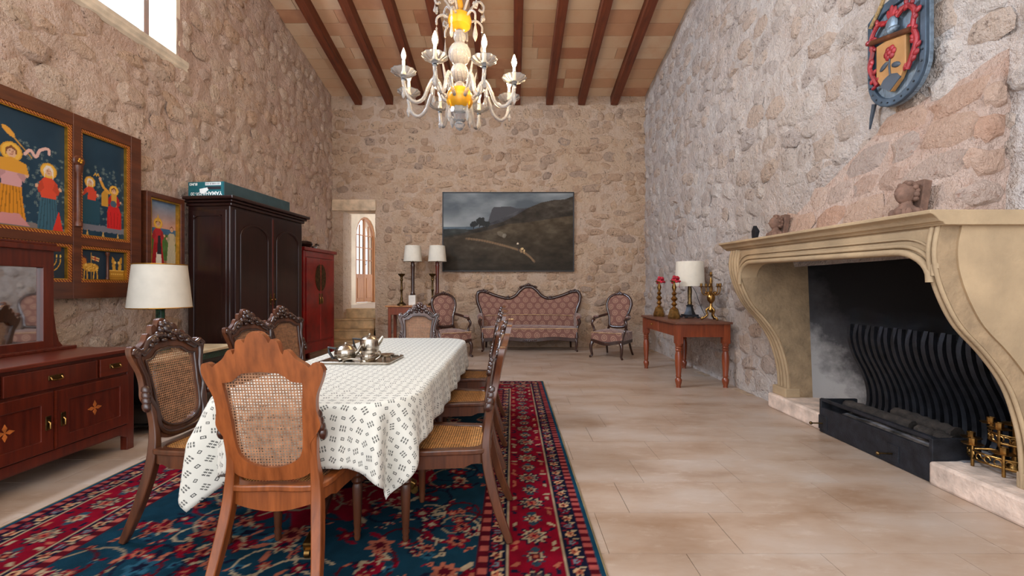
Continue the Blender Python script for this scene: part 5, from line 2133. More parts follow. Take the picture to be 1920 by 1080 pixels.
# ------------------------------------------------------------------ red lacquer cabinet
rc = thing('wedding_cabinet', 'red lacquered cabinet with round dark lock plate and long pulls', 'cabinet', (-3.22, 6.75, 0), -.08)
RH, RW, RD = 1.89, .98, .50
MB().span((-RD, .02, .36), (-.01, RW - .02, RH - .05)).build('carcass', M['redlac'], rc, 0, .004)
for x in (-.03, -RD + .03):
    for y in (.03, RW - .03):
        MB().span((x - .03, y - .03, 0), (x + .03, y + .03, RH - .05)).build('post', M['redlac'], rc, 0, .006)
MB().span((-RD - .03, -.03, RH - .055), (.04, RW + .03, RH)).build('top', M['redlac'], rc, 0, .01)
MB().span((-RD, .03, .22), (-.004, RW - .03, .37)).build('apron', M['redlac'], rc, 0, .004)
MB().span((-.012, .05, RH - .15), (.006, RW - .05, RH - .055)).build('frieze', M['redlac'], rc, 0, .004)
for q, (y0_, y1_) in enumerate(((.07, RW / 2 - .012), (RW / 2 + .012, RW - .07))):
    d = MB().span((-.012, y0_, .40), (.014, y1_, RH - .16)).build('door', M['redlac'], rc, 0, .004)
    cyc = RW / 2
    s = -1 if q == 0 else 1
    MB().prism([(cyc + s * .013, 1.20)] + [(cyc + s * (.013 + .155 * math.sin(a)), 1.42 - .22 * math.cos(a)) for a in np.linspace(0, PI, 14)], .013, .020, 'x').build('lock_plate', M['darkbrass'], d, 0)
    ye = cyc + s * .035
    pl = MB().span((.013, ye - .020, .98), (.02, ye + .020, 1.16)).build('pull_plate', M['darkbrass'], d, 0, .004)
    MB().tube([(.022, ye, 1.10), (.034, ye, 1.07), (.034, ye, 1.01), (.026, ye, .995)], .007, 7).build('pull', M['brass'], d)
MB().span((-.005, RW / 2 - .011, .40), (.018, RW / 2 + .011, RH - .16)).build('centre_post', plain('worn_red_lacquer', (160, 52, 46), .4), rc, 0)
bronze = plain('dark_bronze_pot', (48, 34, 28), .35, .7, var=.3)
o = MB().lathe([(.05, 0), (.075, .01), (.125, .06), (.132, .085), (.115, .12), (.06, .135), (.0, .137)], (0, 0, 0), 24).build('gourd_bowl', bronze, None)
o.location = (-3.42, 7.20, RH + .0005)
tag(o, 'round dark polished gourd bowl on the red cabinet', 'bowl')
br = thing('bronze_figure', 'dark bronze reclining figure beside the gourd bowl on the red cabinet', 'sculpture', (-3.40, 7.52, RH + .0005), .2)
MB().span((-.06, -.16, 0), (.06, .16, .018)).build('base', bronze, br, 0, .004)
MB().tube(spline([(0, -.13, .05), (0, -.05, .045), (0, .03, .055), (0, .09, .075), (0, .13, .10)], 4), [.018 + .018 * math.sin(PI * q / 16) for q in range(17)], 9).ball((0, .145, .115), .022, 9, 6).tube([(0, .10, .08), (.03, .17, .12), (.03, .20, .10)], .008, 6).build('body', bronze, br)
o = MB().lathe([(.06, 0), (.09, .02), (.10, .10), (.07, .17), (.045, .19), (.06, .215), (.075, .22)], (0, 0, 0), 18).build('bronze_vase', bronze, None)
o.location = (-3.45, 6.93, RH + .0005)
tag(o, 'dark bronze vase partly behind the wardrobe on the red cabinet', 'vase')

# ------------------------------------------------------------------ landscape over the sofa
LX0, LX1, LZ0, LZ1 = -1.463, 1.304, 1.605, 3.27
lpz = thing('landscape_painting', 'wide dark landscape painting of a moorland hill under a cloudy sky', 'painting', (LX0, YB - .06, LZ0))
W_, H_ = LX1 - LX0, LZ1 - LZ0
MB().span((0, .006, 0), (W_, .05, H_)).build('stretcher', M['ebony'], lpz, 0, .003)
MB().ring([(-.008, -.008), (W_ + .008, -.008), (W_ + .008, H_ + .008), (-.008, H_ + .008)], [(.014, .014), (W_ - .014, .014), (W_ - .014, H_ - .014), (.014, H_ - .014)], -.012, .05, 'y').build('frame', plain('thin_black_frame', (26, 24, 26), .5), lpz, 0, .003)
c = Canvas(W_, H_, .0095, (90, 100, 110))
X, Y = c.x / W_, c.y / H_
n1, n2, n3 = c.fbm(.6, .28, 1, 5), c.fbm(.25, .12, 2, 5), c.fbm(.10, .06, 3, 4)
k = np.clip((n1 - .35) * 2.6, 0, 1)[..., None]
c.a[:] = np.array((88, 94, 98)) * (1 - k) + np.array((146, 150, 150)) * k
g = np.clip(1 - (Y - .55) / .25, 0, 1)[..., None] * np.clip(1 - X / .45, 0, 1)[..., None]
c.a = c.a * (1 - g * .8) + np.array((188, 190, 186)) * g * .8
c.put((Y < .56) & (X < .4), (92, 106, 116))
c.put(Y < .535 - .02 * X, (56, 58, 52))


def curve(pts):
    xs = [p[0] for p in pts]; ys_ = [p[1] for p in pts]
    return np.interp(X, xs, ys_)


c.put(Y < curve([(0, 0), (.33, .0), (.345, .62), (.36, .70), (.375, .78), (.39, .815), (.52, .82), (.56, .80), (.63, .80), (.70, .82), (1, .82)]), (72, 70, 72))
c.put(Y < curve([(0, .44), (.15, .48), (.25, .54), (.36, .58), (.45, .62), (.55, .70), (.65, .80), (.75, .87), (.85, .905), (.93, .91), (1, .955)]), (62, 52, 40))
c.put(Y < curve([(0, .42), (.2, .47), (.35, .52), (.5, .60), (.65, .62), (.8, .66), (1, .71)]), (84, 68, 46))
low = Y < .70
shade_ = (n2 - .5)[..., None] * 70 + (n3 - .5)[..., None] * 40
gm = (Y < curve([(0, .53), (.35, .6), (.65, .82), (1, .96)]))[..., None]
c.a = c.a + shade_ * gm
c.a *= np.where(gm, np.clip(.50 + .55 * Y[..., None] - .1 * np.abs(X[..., None] - .5), .34, 1.0), .92)
for (tx, ty, tr_) in ((.235, .60, .022), (.28, .62, .03), (.31, .61, .03), (.335, .595, .022), (.295, .645, .024)):
    for q in range(14):
        c.ell((tx + random.uniform(-.8, .8) * tr_) * W_, (ty + random.uniform(-1, 1) * tr_) * H_, .035, .03, (34, 34, 32))
    c.line([(tx * W_, ty * H_), (tx * W_, (ty - .06) * H_)], .016, (32, 30, 28))
c.line([(p[0] * W_, p[1] * H_) for p in spline([(.18, .415), (.30, .39), (.42, .345), (.52, .30), (.60, .255), (.66, .19), (.70, .12)], 6)], .045, (128, 100, 72), .55)
c.ell(.445 * W_, .47 * H_, .09, .05, (118, 108, 92), -.5, .6)
c.ell(.47 * W_, .45 * H_, .04, .05, (138, 130, 116), -.5, .6)
c.ell(.606 * W_, .285 * H_, .032, .022, (204, 172, 122)); c.ell(.622 * W_, .262 * H_, .018, .024, (206, 174, 122))
c.line([(.597 * W_, .28 * H_), (.597 * W_, .235 * H_)], .010, (190, 156, 110)); c.line([(.62 * W_, .27 * H_), (.622 * W_, .225 * H_)], .010, (190, 156, 110))
c.line([(.578 * W_, .34 * H_), (.578 * W_, .25 * H_)], .02, (52, 44, 40)); c.ell(.572 * W_, .35 * H_, .018, .022, (214, 196, 170))
c.build('canvas', painted('oil_canvas', .6, .25, 300, .2), lambda x, y: (x, 0 * x, y), lpz)

# ------------------------------------------------------------------ upholstered suite
t = NT('mauve_damask')
t.set(.9, spec=.15, sheen=.3)
v = t.coords((1, 1, 1))
sp = t.n('ShaderNodeSeparateXYZ')
t.l(v, sp.inputs[0])
PX = .17
ux = t.math('DIVIDE', t.math('ADD', sp.outputs[0], t.math('MULTIPLY', sp.outputs[1], .2)), PX)
uz = t.math('DIVIDE', t.math('ADD', sp.outputs[2], t.math('MULTIPLY', sp.outputs[1], .9)), PX * .8)
row = t.math('FLOOR', uz)
fx = t.math('SUBTRACT', t.math('FRACT', t.math('ADD', ux, t.math('MULTIPLY', row, .5))), .5)
fz = t.math('SUBTRACT', t.math('FRACT', uz), .5)
dd_ = t.math('SQRT', t.math('ADD', t.math('MULTIPLY', t.math('MULTIPLY', fx, fx), 1.9), t.math('MULTIPLY', fz, fz)))
ln = t.math('LESS_THAN', t.math('ABSOLUTE', t.math('SUBTRACT', dd_, .38)), .055)
ct = t.math('MULTIPLY', t.math('LESS_THAN', dd_, .20), t.math('GREATER_THAN', dd_, .08))
pt = t.math('MAXIMUM', ln, ct)
base = t.mix(t.noise(v, 14, 4), lin((108, 74, 66)), lin((136, 96, 84)))
t.color(t.mix(t.math('MULTIPLY', pt, .7), base, lin((174, 138, 116))))
t.bump(t.noise(v, 240, 2), .2, .002)
M['damask'] = t.m
M['pipe'] = plain('pale_piping', (184, 148, 110), .8)


def cabriole(x, y, z1, dx, dy):
    pts = spline([(x, y, z1), (x + dx * .35, y + dy * .35, z1 * .78), (x + dx * .30, y + dy * .30, z1 * .45), (x + dx * .12, y + dy * .12, z1 * .18), (x + dx * .42, y + dy * .42, .022), (x + dx * .62, y + dy * .62, .02)], 4)
    n_ = len(pts)
    return MB().tube(pts, [.034 - .018 * min(1, q / n_ * 1.3) + (.006 if q > n_ - 4 else 0) for q in range(n_)], 9)


# sofa: local x along its length, front towards -y
sofa = thing('sofa', 'carved walnut sofa with triple-humped back in mauve patterned fabric', 'sofa', (.345, 8.80, 0))
SW = 1.07
top_c = [(0, 1.275), (.08, 1.265), (.17, 1.20), (.26, 1.10), (.36, 1.045), (.46, 1.035), (.60, 1.065), (.75, 1.115), (.88, 1.165), (.98, 1.18), (1.045, 1.155), (1.075, 1.09)]
top_r = spline(top_c, 5)
side_r = spline([(1.075, 1.09), (1.06, .96), (1.0, .80), (.965, .66), (.955, .52)], 5)
half_r = top_r + side_r[1:]
full = half_r + [(-x, z) for x, z in reversed(half_r)][0:-1]


def back_y(x, z):
    return .30 + .12 * (z - .45) - .05 * (abs(x) / SW) ** 2


def back_surface(y_off, bulge):
    mb = MB()
    nz = 9
    cols_ = half_r[::2]
    cols_ = [(-x, z) for x, z in reversed(top_r[1:])] + top_r
    nC = len(cols_)

    def pt(u, v):
        x, zt = cols_[int(round(u * (nC - 1)))]
        z = .40 + (zt - .40) * v
        # sides draw in towards the seat
        lim = np.interp(z, [.40, .52, .66, .80, .96, 1.09, 1.3], [.945, .955, .965, 1.0, 1.06, 1.075, 1.075])
        x = max(-lim, min(lim, x * lim / 1.075))
        b = bulge * math.sin(PI * min(1, max(0, v))) ** .6 * (1 - (abs(x) / 1.1) ** 6)
        return (x, back_y(x, z) + y_off - b, z)
    mb.grid(nC, nz, pt)
    return mb


b1 = back_surface(0.0, .05)
b2 = back_surface(.045, 0.0)
b1.add(b2.v, [tuple(reversed(f)) for f in b2.f])
b1.build('back_cushion', M['damask'], sofa, 70, normals=False)
frame_pts = half_r[::-1]
path = [(-x, back_y(x, z) - .005, z) for x, z in half_r[::-1]] + [(x, back_y(x, z) - .005, z) for x, z in half_r[1:]]
fr = MB().tube(path, .034, 9, up=(0, 1, 0)).build('back_frame', M['darkwood'], sofa, 60)


def carve(mb, x, z, n, w, seed):
    r_ = random.Random(seed)
    for q in range(n):
        a = -1 + 2 * q / (n - 1)
        mb.ball((x + a * w, back_y(x, z) - .03, z + .03 * (1 - a * a) + r_.uniform(-.008, .008)), (r_.uniform(.02, .032), .022, r_.uniform(.016, .026)), 8, 5, Matrix.Rotation(a * .8, 3, 'Y'))
    return mb


carve(carve(MB(), 0, 1.275, 11, .17, 1), 0, 1.30, 5, .06, 2).build('centre_carving', M['darkwood'], fr, 60)
for s in (-1, 1):
    carve(MB(), s * .95, 1.175, 8, .11, 3).build('end_carving', M['darkwood'], fr, 60)
    carve(MB(), s * .44, 1.035, 4, .05, 4).build('dip_carving', M['darkwood'], fr, 60)


def soft_box(x0, x1, y0, y1, z0, z1, crown=.03, n=12, front=0.0):
    mb = MB()

    def top(u, v):
        e = (math.sin(PI * u) * math.sin(PI * v)) ** .35 if 0 < u < 1 and 0 < v < 1 else 0
        x = x0 + (x1 - x0) * u
        fy = y0 - front * math.sin(PI * u) ** 2
        return (x, fy + (y1 - fy) * v, z1 - .02 + .02 * e + crown * math.sin(PI * u) * math.sin(PI * v))

    def skirt(u, v):
        a = u * 4
        k = int(a) % 4
        f = a - int(a)
        if k == 0:
            x, y = x0 + (x1 - x0) * f, y0 - front * math.sin(PI * f) ** 2
        elif k == 1:
            x, y = x1, y0 + (y1 - y0) * f
        elif k == 2:
            x, y = x1 + (x0 - x1) * f, y1
        else:
            x, y = x0, y1 + (y0 - y1) * f
        return (x, y, z0 + (z1 - .02 - z0) * v)
    mb.grid(n * 2, n, top)
    mb.grid(n * 4, 3, skirt, True)
    return mb


seat = soft_box(-.94, .94, -.24, .32, .27, .475, .03, 14, .05).build('seat_cushion', M['damask'], sofa, 60)
MB().tube([(x, -.245 - .05 * math.sin(PI * (x + .94) / 1.88) ** 2, .455) for x in np.linspace(-.94, .94, 30)], .008, 6).build('piping', M['pipe'], seat)
MB().tube([(x, back_y(x, .66) - .055, .70 - .02 * (x / .95) ** 2) for x in np.linspace(-.90, .90, 24)], .007, 6).build('piping', M['pipe'], seat)
n_ = 40
rail = MB()
for q in range(n_):
    pass
rail.bar([(x, -.235 - .05 * math.sin(PI * (x + .94) / 1.88) ** 2, .262 - .028 * abs(math.cos(x / .94 * PI * 1.0)) ** 2) for x in np.linspace(-.94, .94, n_)], .045, .07)
rl = rail.build('front_rail', M['darkwood'], sofa, 50, .006)
mb = MB()
for q in range(7):
    mb.ball((-.12 + .04 * q, -.305, .225 + .008 * math.cos(q * 1.05)), (.022, .014, .018), 8, 5)
mb.build('rail_carving', M['darkwood'], rl)
for s in (-1, 1):
    MB().span((s * .93 - .02, -.22, .22), (s * .93 + .02, .30, .285)).build('side_rail', M['darkwood'], sofa, 0, .006)
    cabriole(s * .90, -.225, .25, s * .05, -.06).build('front_leg', M['darkwood'], sofa, 60)
    MB().tube([(s * .88, .30, .26), (s * .88, .34, .12), (s * .89, .39, .0)], [.026, .022, .018], 8).build('rear_leg', M['darkwood'], sofa)
    arm = MB().tube(spline([(s * .985, .26, .70), (s * .995, .08, .685), (s * .985, -.08, .665), (s * .96, -.17, .65)], 4), [.035, .04, .045, .05, .052, .055, .056, .056, .056, .055, .054, .05, .045], 10).build('arm_pad', M['damask'], sofa, 60)
    MB().tube(spline([(s * .96, -.20, .645), (s * .985, -.205, .58), (s * .955, -.185, .50), (s * .925, -.21, .40), (s * .925, -.225, .27)], 4), [.036 - .010 * math.sin(PI * q / 16) for q in range(17)], 9).build('arm_support', M['darkwood'], sofa, 60)
    mb = MB().prism([(-.19, .30), (.27, .30), (.27, .69), (-.16, .645)], s * .945 - .012, s * .945 + .012, 'x')
    mb.build('arm_panel', M['damask'], sofa, 0, .006)


def armchair(loc, rz, label):
    a = thing('armchair', label, 'armchair', loc, rz, 'pair of carved armchairs by the sofa')
    # front towards -y
    ctrl = [(0, 1.135), (.11, 1.12), (.205, 1.05), (.235, .94), (.205, .81), (.165, .70), (.155, .60), (.13, .535), (0, .52)]
    r_ = spline(ctrl, 5)
    loop = r_ + [(-x, z) for x, z in reversed(r_[1:-1])]

    def by(z):
        return .24 + .22 * (z - .5)
    o_ = [(x, by(z), z) for x, z in loop]
    f = MB().tube(o_, .027, 9, True, up=(0, 1, 0)).build('back_frame', M['darkwood'], a, 60)
    mb = MB()
    for q in range(9):
        t_ = -1 + q / 4
        mb.ball((t_ * .11, by(1.13) - .015, 1.15 - .035 * t_ * t_ + .01 * (q % 2)), (.02, .02, .018), 8, 5)
    mb.ball((0, by(1.16) - .015, 1.168), (.03, .02, .02), 8, 5)
    mb.build('crest_carving', M['darkwood'], f, 60)
    mb = MB()
    n_ = len(loop)
    for k_, (sc, off) in enumerate(((1, 0), (.8, -.028), (.45, -.045), (.02, -.05))):
        mb.v.extend([(x * sc, by(.83 + (z - .83) * sc) + off, .83 + (z - .83) * sc) for x, z in loop])
    for k_ in range(3):
        for i in range(n_):
            j = (i + 1) % n_
            mb.f.append((k_ * n_ + i, k_ * n_ + j, (k_ + 1) * n_ + j, (k_ + 1) * n_ + i))
    m0 = len(mb.v)
    mb.v.extend([(x * .98, by(z) + .02, z) for x, z in loop])
    mb.f.append(tuple(range(m0, m0 + n_)))
    mb.build('back_pad', M['damask'], a, 60)
    st_ = soft_box(-.285, .285, -.29, .25, .30, .475, .035, 10, .05).build('seat_cushion', M['damask'], a, 60)
    MB().tube([(x, -.295 - .05 * math.sin(PI * (x + .285) / .57) ** 2, .458) for x in np.linspace(-.285, .285, 16)], .007, 6).build('piping', M['pipe'], st_)
    MB().bar([(x, -.285 - .05 * math.sin(PI * (x + .29) / .58) ** 2, .285 - .02 * math.cos(x * 11)) for x in np.linspace(-.29, .29, 16)], .04, .06).build('front_rail', M['darkwood'], a, 50, .005)
    for s in (-1, 1):
        MB().span((s * .275 - .018, -.27, .255), (s * .275 + .018, .25, .315)).build('side_rail', M['darkwood'], a, 0, .005)
        cabriole(s * .265, -.275, .28, s * .06, -.07).build('front_leg', M['darkwood'], a, 60)
        MB().tube(spline([(s * .15, by(.55), .56), (s * .20, .25, .40), (s * .22, .26, .28), (s * .235, .32, .12), (s * .25, .385, .0)], 4), [.024 - .006 * q / 16 for q in range(17)], 8).build('rear_leg', M['darkwood'], a, 60)
        arm = MB().tube(spline([(s * .195, by(.76), .76), (s * .285, .12, .725), (s * .315, -.02, .70), (s * .305, -.13, .69), (s * .285, -.165, .665)], 4), [.024] * 17, 8).build('arm', M['darkwood'], a, 60)
        MB().ball((s * .308, -.03, .722), (.034, .11, .024), 10, 6).build('arm_pad', M['damask'], arm)
        MB().tube(spline([(s * .30, -.14, .68), (s * .325, -.17, .60), (s * .295, -.14, .50), (s * .275, -.21, .38), (s * .27, -.265, .28)], 4), [.026 - .006 * math.sin(PI * q / 16) for q in range(17)], 8).build('arm_support', M['darkwood'], a, 60)
    return a


armchair((1.83, 7.98, 0), -.60, 'carved mauve armchair standing between the sofa and the side table')
armchair((-1.13, 8.02, 0), .52, 'carved mauve armchair standing in front of the lamp console')

# ------------------------------------------------------------------ console with two tall lamps
cn = thing('console_table', 'plain orange-brown wooden console against the back wall under two lamps', 'table', (-1.92, 8.86, 0))
MB().span((-.58, -.26, .875), (.52, .26, .905)).build('table_top', M['pine'], cn, 0, .005)
MB().span((-.53, -.23, .72), (.47, .23, .876)).build('apron', M['teak'], cn, 0, .004)
for x in (-.50, .44):
    for y in (-.20, .20):
        MB().span((x - .03, y - .03, 0), (x + .03, y + .03, .73)).build('leg', M['teak'], cn, 0, .005)
for px, label, m in ((774, 'tall dark turned lamp with cream shade beside the doorway', M['darkwood']), (820, 'tall reddish turned lamp with cream shade overlapping the landscape painting', M['mahogany'])):
    X_ = (px - 960) * 8.86 / F
    L = thing('column_lamp', label, 'lamp', (X_, 8.86, .9055), 0, 'lamps on the console')
    MB().span((-.07, -.07, 0), (.07, .07, .20)).build('plinth', M['white'], L, 0, .006)
    MB().lathe([(.05, .20), (.055, .22), (.038, .25), (.034, .30), (.036, .62), (.042, .78), (.046, .80), (.034, .83), (.044, .86), (.02, .88)], (0, 0, 0), 18).build('column', m, L)
    MB().lathe([(.01, .88), (.01, 1.12)], (0, 0, 0), 8).build('stem', M['brass'], L)
    shade_mesh(.185, .155, .88, 1.20, 'lamp_shade', L)


def candlestick(prof, loc, label, mat, base=None, group=None, h=1.0):
    c_ = thing('candlestick', label, 'candlestick', loc, 0, group)
    k_ = len(prof) - 4
    MB().lathe([(r_, z * h) for r_, z in prof[:3]], (0, 0, 0), 18 if base is None else base, ).build('base', mat, c_, 40)
    MB().lathe([(r_, z * h) for r_, z in prof[2:k_ + 1]], (0, 0, 0), 18).build('stem', mat, c_)
    MB().lathe([(r_, z * h) for r_, z in prof[k_:]], (0, 0, 0), 18).build('drip_pan', mat, c_)
    MB().lathe([(.006, prof[-1][1] * h - .01), (.001, prof[-1][1] * h + .05)], (0, 0, 0), 8).build('pricket', mat, c_)
    return c_


PR = [(.095, 0), (.09, .025), (.045, .06), (.022, .10), (.028, .14), (.018, .18), (.02, .30), (.034, .32), (.02, .34), (.018, .50), (.03, .53), (.02, .56), (.03, .60), (.065, .635), (.07, .66), (.02, .665)]
for px, lab in ((753, 'tall brass altar candlestick at the doorway end of the console'), (811, 'tall brass altar candlestick between the two console lamps')):
    candlestick(PR, ((px - 960) * 8.67 / F, 8.67, .9055), lab, M['darkbrass'], None, 'candlesticks on the console', .95)

# ------------------------------------------------------------------ side table at the right wall and what stands on it
sx0, sx1, sy0, sy1 = 2.03, 2.74, 5.42, 6.88
stb = thing('side_table', 'reddish wooden side table with turned legs and a small drawer', 'table', ((sx0 + sx1) / 2, (sy0 + sy1) / 2, 0))
hx, hy, SZ = (sx1 - sx0) / 2, (sy1 - sy0) / 2, .825
MB().span((-hx, -hy, SZ - .028), (hx, hy, SZ)).build('table_top', wood('worn_table_top', (84, 48, 34), (118, 74, 54), (6, 1, 6), .5, .05), stb, 0, .005)
for s in (-1, 1):
    MB().span((s * (hx - .06) - .012, -hy + .06, SZ - .19), (s * (hx - .06) + .012, hy - .06, SZ - .027)).build('apron', M['teak'], stb, 0)
    MB().span((-hx + .06, s * (hy - .06) - .012, SZ - .19), (hx - .06, s * (hy - .06) + .012, SZ - .027)).build('apron', M['teak'], stb, 0)
dw = MB().span((-hx + .04, .05, SZ - .17), (-hx + .055, .55, SZ - .04)).build('drawer', M['teak'], stb, 0, .004)
MB().ball((-hx + .028, .30, SZ - .105), .014, 8, 6).build('knob', M['brass'], dw)
for s in (-1, 1):
    for e in (-1, 1):
        x, y = s * (hx - .06), e * (hy - .07)
        lg = MB().span((x - .042, y - .042, SZ - .27), (x + .042, y + .042, SZ - .027)).lathe([(.030, 0), (.026, .02), (.040, .075), (.042, .10), (.026, .125), (.034, .145), (.030, .16), (.042, .30), (.043, .40), (.032, .455), (.042, .47), (.032, .485), (.042, .50), (.032, .515), (.04, .53), (.042, .557)], (x, y, 0), 16)
        lg.build('leg', M['teak'], stb, 40)
PB = [(.085, 0), (.088, .035), (.058, .13), (.026, .155), (.017, .17), (.040, .20), (.016, .235), (.046, .275), (.016, .315), (.036, .345), (.014, .375), (.032, .43), (.013, .49), (.018, .505), (.055, .515), (.055, .53), (.015, .535)]
rose_m = plain('crimson_ribbon', (170, 22, 44), .7, var=.25, scale=30)
for px, py, Y_, lab in ((1236, 590, 6.55, 'brass baluster candlestick with a red ribbon nearest the armchair'), (1264, 596, 6.05, 'brass baluster candlestick with a red ribbon flower nearest the table lamp')):
    X_ = (px - 960) * Y_ / F
    cs = candlestick(PB, (X_, Y_, SZ + .0005), lab, M['brass'], 6, 'ribboned candlesticks on the side table')
    mb = MB()
    for k in range(16):
        a = k * 2.4
        mb.ball(((.02 + .002 * k) * math.cos(a) + .015, (.02 + .002 * k) * math.sin(a) - .02, .575 - .0045 * k + .012 * math.sin(k * 1.7)), (.024, .022, .017), 8, 5, Matrix.Rotation(a, 3, 'Z'))
    fl_ = mb.build('ribbon_flower', rose_m, cs, 60)
    MB().tube([(.045, -.045, .55), (.055, -.055, .50), (.05, -.05, .43)], .005, 5, flat=.4).build('ribbon_tail', rose_m, cs)
TLX, TLY = (1288 - 960) * 6.22 / F, 6.22
tl = thing('bronze_lamp', 'bronze column lamp with cream drum shade on the side table', 'lamp', (TLX + .04, TLY, SZ + .0005))
MB().prism([(-.09, -.09), (.09, -.09), (.09, .09), (-.09, .09)], .02, .05, 'z').lathe([(.085, .05), (.06, .10), (.045, .16), (.055, .175), (.03, .19)], (0, 0, 0), 4).build('base', M['iron'], tl, 30)
for s in (-1, 1):
    for e in (-1, 1):
        MB().ball((s * .085, e * .085, .014), (.022, .022, .0138), 8, 5).build('foot', M['iron'], tl)
MB().lathe([(.03, .19), (.034, .22), (.026, .24), (.030, .38), (.024, .46), (.03, .475), (.012, .49), (.012, .70)], (0, 0, 0), 24, 8, .05).build('column', M['darkbrass'], tl)
shade_mesh(.20, .185, .45, .80, 'lamp_shade', tl)
MB().tube(spline([(.012, -.01, .47), (.05, -.09, .36), (.09, -.12, .2), (.16, -.11, .06), (.20, -.05, .008)], 5), .004, 5).build('cord', M['iron'], tl)


def cup(mb, x, y, z, s=1.0):
    mb.lathe([(.008 * s, -.03 * s), (.012 * s, -.012 * s), (.034 * s, -.004 * s), (.036 * s, .0), (.016 * s, .002 * s), (.017 * s, .035 * s), (.013 * s, .035 * s), (.012 * s, .01 * s), (0, .01 * s)], (x, y, z), 14)
    return mb


cd = thing('candelabra', 'gilt brass branched candelabra with scrolled feet beside the bronze lamp', 'candelabra', (2.63, 5.78, SZ + .0005), .4)
for k in range(3):
    a = 2 * PI * k / 3 + .4
    ca, sa = math.cos(a), math.sin(a)
    MB().tube(spline([(.02 * ca, .02 * sa, .17), (.06 * ca, .06 * sa, .13), (.045 * ca, .045 * sa, .07), (.09 * ca, .09 * sa, .03), (.115 * ca, .115 * sa, .016), (.10 * ca, .10 * sa, .04)], 4), .013, 8).ball((.112 * ca, .112 * sa, .018), .0178, 8, 6).build('foot', M['brass'], cd, 60)
MB().lathe([(.02, .10), (.035, .14), (.02, .18), (.016, .22), (.045, .26), (.052, .30), (.04, .34), (.016, .37), (.022, .42), (.014, .46), (.020, .52), (.010, .56)], (0, 0, 0), 18).build('stem', M['brass'], cd)
cup(MB(), 0, 0, .60).build('candle_cup', M['brass'], cd)
for k in range(5):
    a = 2 * PI * k / 5
    ca, sa = math.cos(a), math.sin(a)
    b_ = MB().tube(spline([(.012 * ca, .012 * sa, .37), (.06 * ca, .06 * sa, .33), (.11 * ca, .11 * sa, .36), (.12 * ca, .12 * sa, .42)], 5), .0075, 7).ball((.06 * ca, .06 * sa, .36), (.018, .018, .02), 7, 5).build('branch', M['brass'], cd, 60)
    cup(MB(), .12 * ca, .12 * sa, .45).build('candle_cup', M['brass'], b_)

# ------------------------------------------------------------------ tiered brass candle stand on the hearth
cst = thing('candle_stand', 'tiered brass votive candle stand with pierced bands on the hearth edge', 'candle stand', (3.03, 2.63, .1505), .0)


def tier(r0, z0, a0, a1, ncup, name):
    arc = [(r0 * math.cos(a), r0 * math.sin(a)) for a in np.linspace(a0, a1, 22)]
    tr_ = MB().tube([(x, y, z0) for x, y in arc], .006, 6).tube([(x, y, z0 + .05) for x, y in arc], .006, 6)
    o_ = tr_.build(name, M['brass'], cst, 60)
    for i in range(1, 21, 2):
        x, y = arc[i]
        MB().tube([(x + .016 * math.cos(q) * (-y / r0), y + .016 * math.cos(q) * (x / r0), z0 + .025 + .018 * math.sin(q)) for q in np.linspace(0, 5.3, 10)], .0035, 5).build('pierced_scroll', M['brass'], o_, 60)
    for i in range(ncup):
        a = a0 + (a1 - a0) * i / (ncup - 1)
        x, y = r0 * math.cos(a), r0 * math.sin(a)
        p_ = MB().tube([(x, y, z0 - (.05 if z0 < .1 else .02)), (x, y, z0 + .08)], .009, 8).build('post', M['brass'], o_)
        MB().lathe([(.012, 0), (.05, .006), (.052, .009), (.02, .012), (.021, .042), (.016, .042), (.014, .016), (0, .014)], (x, y, z0 + .08), 16, 6, .06).build('candle_cup', M['brass'], p_)


tier(.20, .052, PI * .62, PI * 1.42, 4, 'lower_band')
tier(.11, .17, PI * .6, PI * 1.45, 3, 'upper_band')
MB().lathe([(.05, 0), (.045, .02), (.02, .05), (.016, .14), (.026, .16), (.014, .18), (.014, .27)], (0, 0, 0), 16).build('stem', M['brass'], cst)
for a in (PI * .7, PI, PI * 1.3):
    MB().tube([(0, 0, .09), (.1 * math.cos(a), .1 * math.sin(a), .10), (.2 * math.cos(a), .2 * math.sin(a), .075)], .007, 6).build('strut', M['brass'], cst)
MB().lathe([(.012, 0), (.06, .006), (.062, .01), (.02, .014), (.021, .045), (.0, .045)], (0, 0, .27), 16).build('top_cup', M['brass'], cst)

# ------------------------------------------------------------------ glass chandelier
CXc, CYc = -.50, 4.18
ZR = 3.16                                          # height of the drip pans
g = NT('blown_glass')
g.set(.06, trans=.80, ior=1.22)
g.color((.96, .96, .95, 1))
M['glass'] = g.m
g = NT('frosted_glass')
g.set(.14, trans=.78, ior=1.25)
g.color((.93, .92, .90, 1))
M['frost'] = g.m
g = NT('amber_glass')
g.set(.15, trans=.25, ior=1.35)
g.color(lin((226, 160, 40)))
M['amber'] = g.m
g = NT('lit_bulb')
g.color((1, .9, .75, 1))
g.bsdf.inputs['Emission Color'].default_value = (1, .72, .38, 1)
g.bsdf.inputs['Emission Strength'].default_value = 60
M['bulb_on'] = g.m
M['bulb_off'] = plain('clear_bulb', (214, 214, 208), .15, var=.02)
cha = thing('chandelier', 'clear and amber glass chandelier with eight candle arms and hanging drops', 'chandelier', (CXc, CYc, 0))
MB().tube([(0, 0, ceil_z(CYc) - .01), (0, 0, 4.0)], .012, 8).build('chain_rod', M['brass'], cha)
MB().lathe([(.012, 4.05), (.03, 3.98), (.035, 3.94), (.02, 3.90), (.05, 3.88), (.10, 3.85), (.115, 3.80), (.10, 3.745), (.06, 3.72), (.03, 3.71)], (0, 0, 0), 28).build('amber_crown', M['amber'], cha)
MB().lathe([(.03, 3.71), (.055, 3.68), (.062, 3.64), (.045, 3.60), (.02, 3.585)], (0, 0, 0), 24).build('neck_vase', M['glass'], cha)
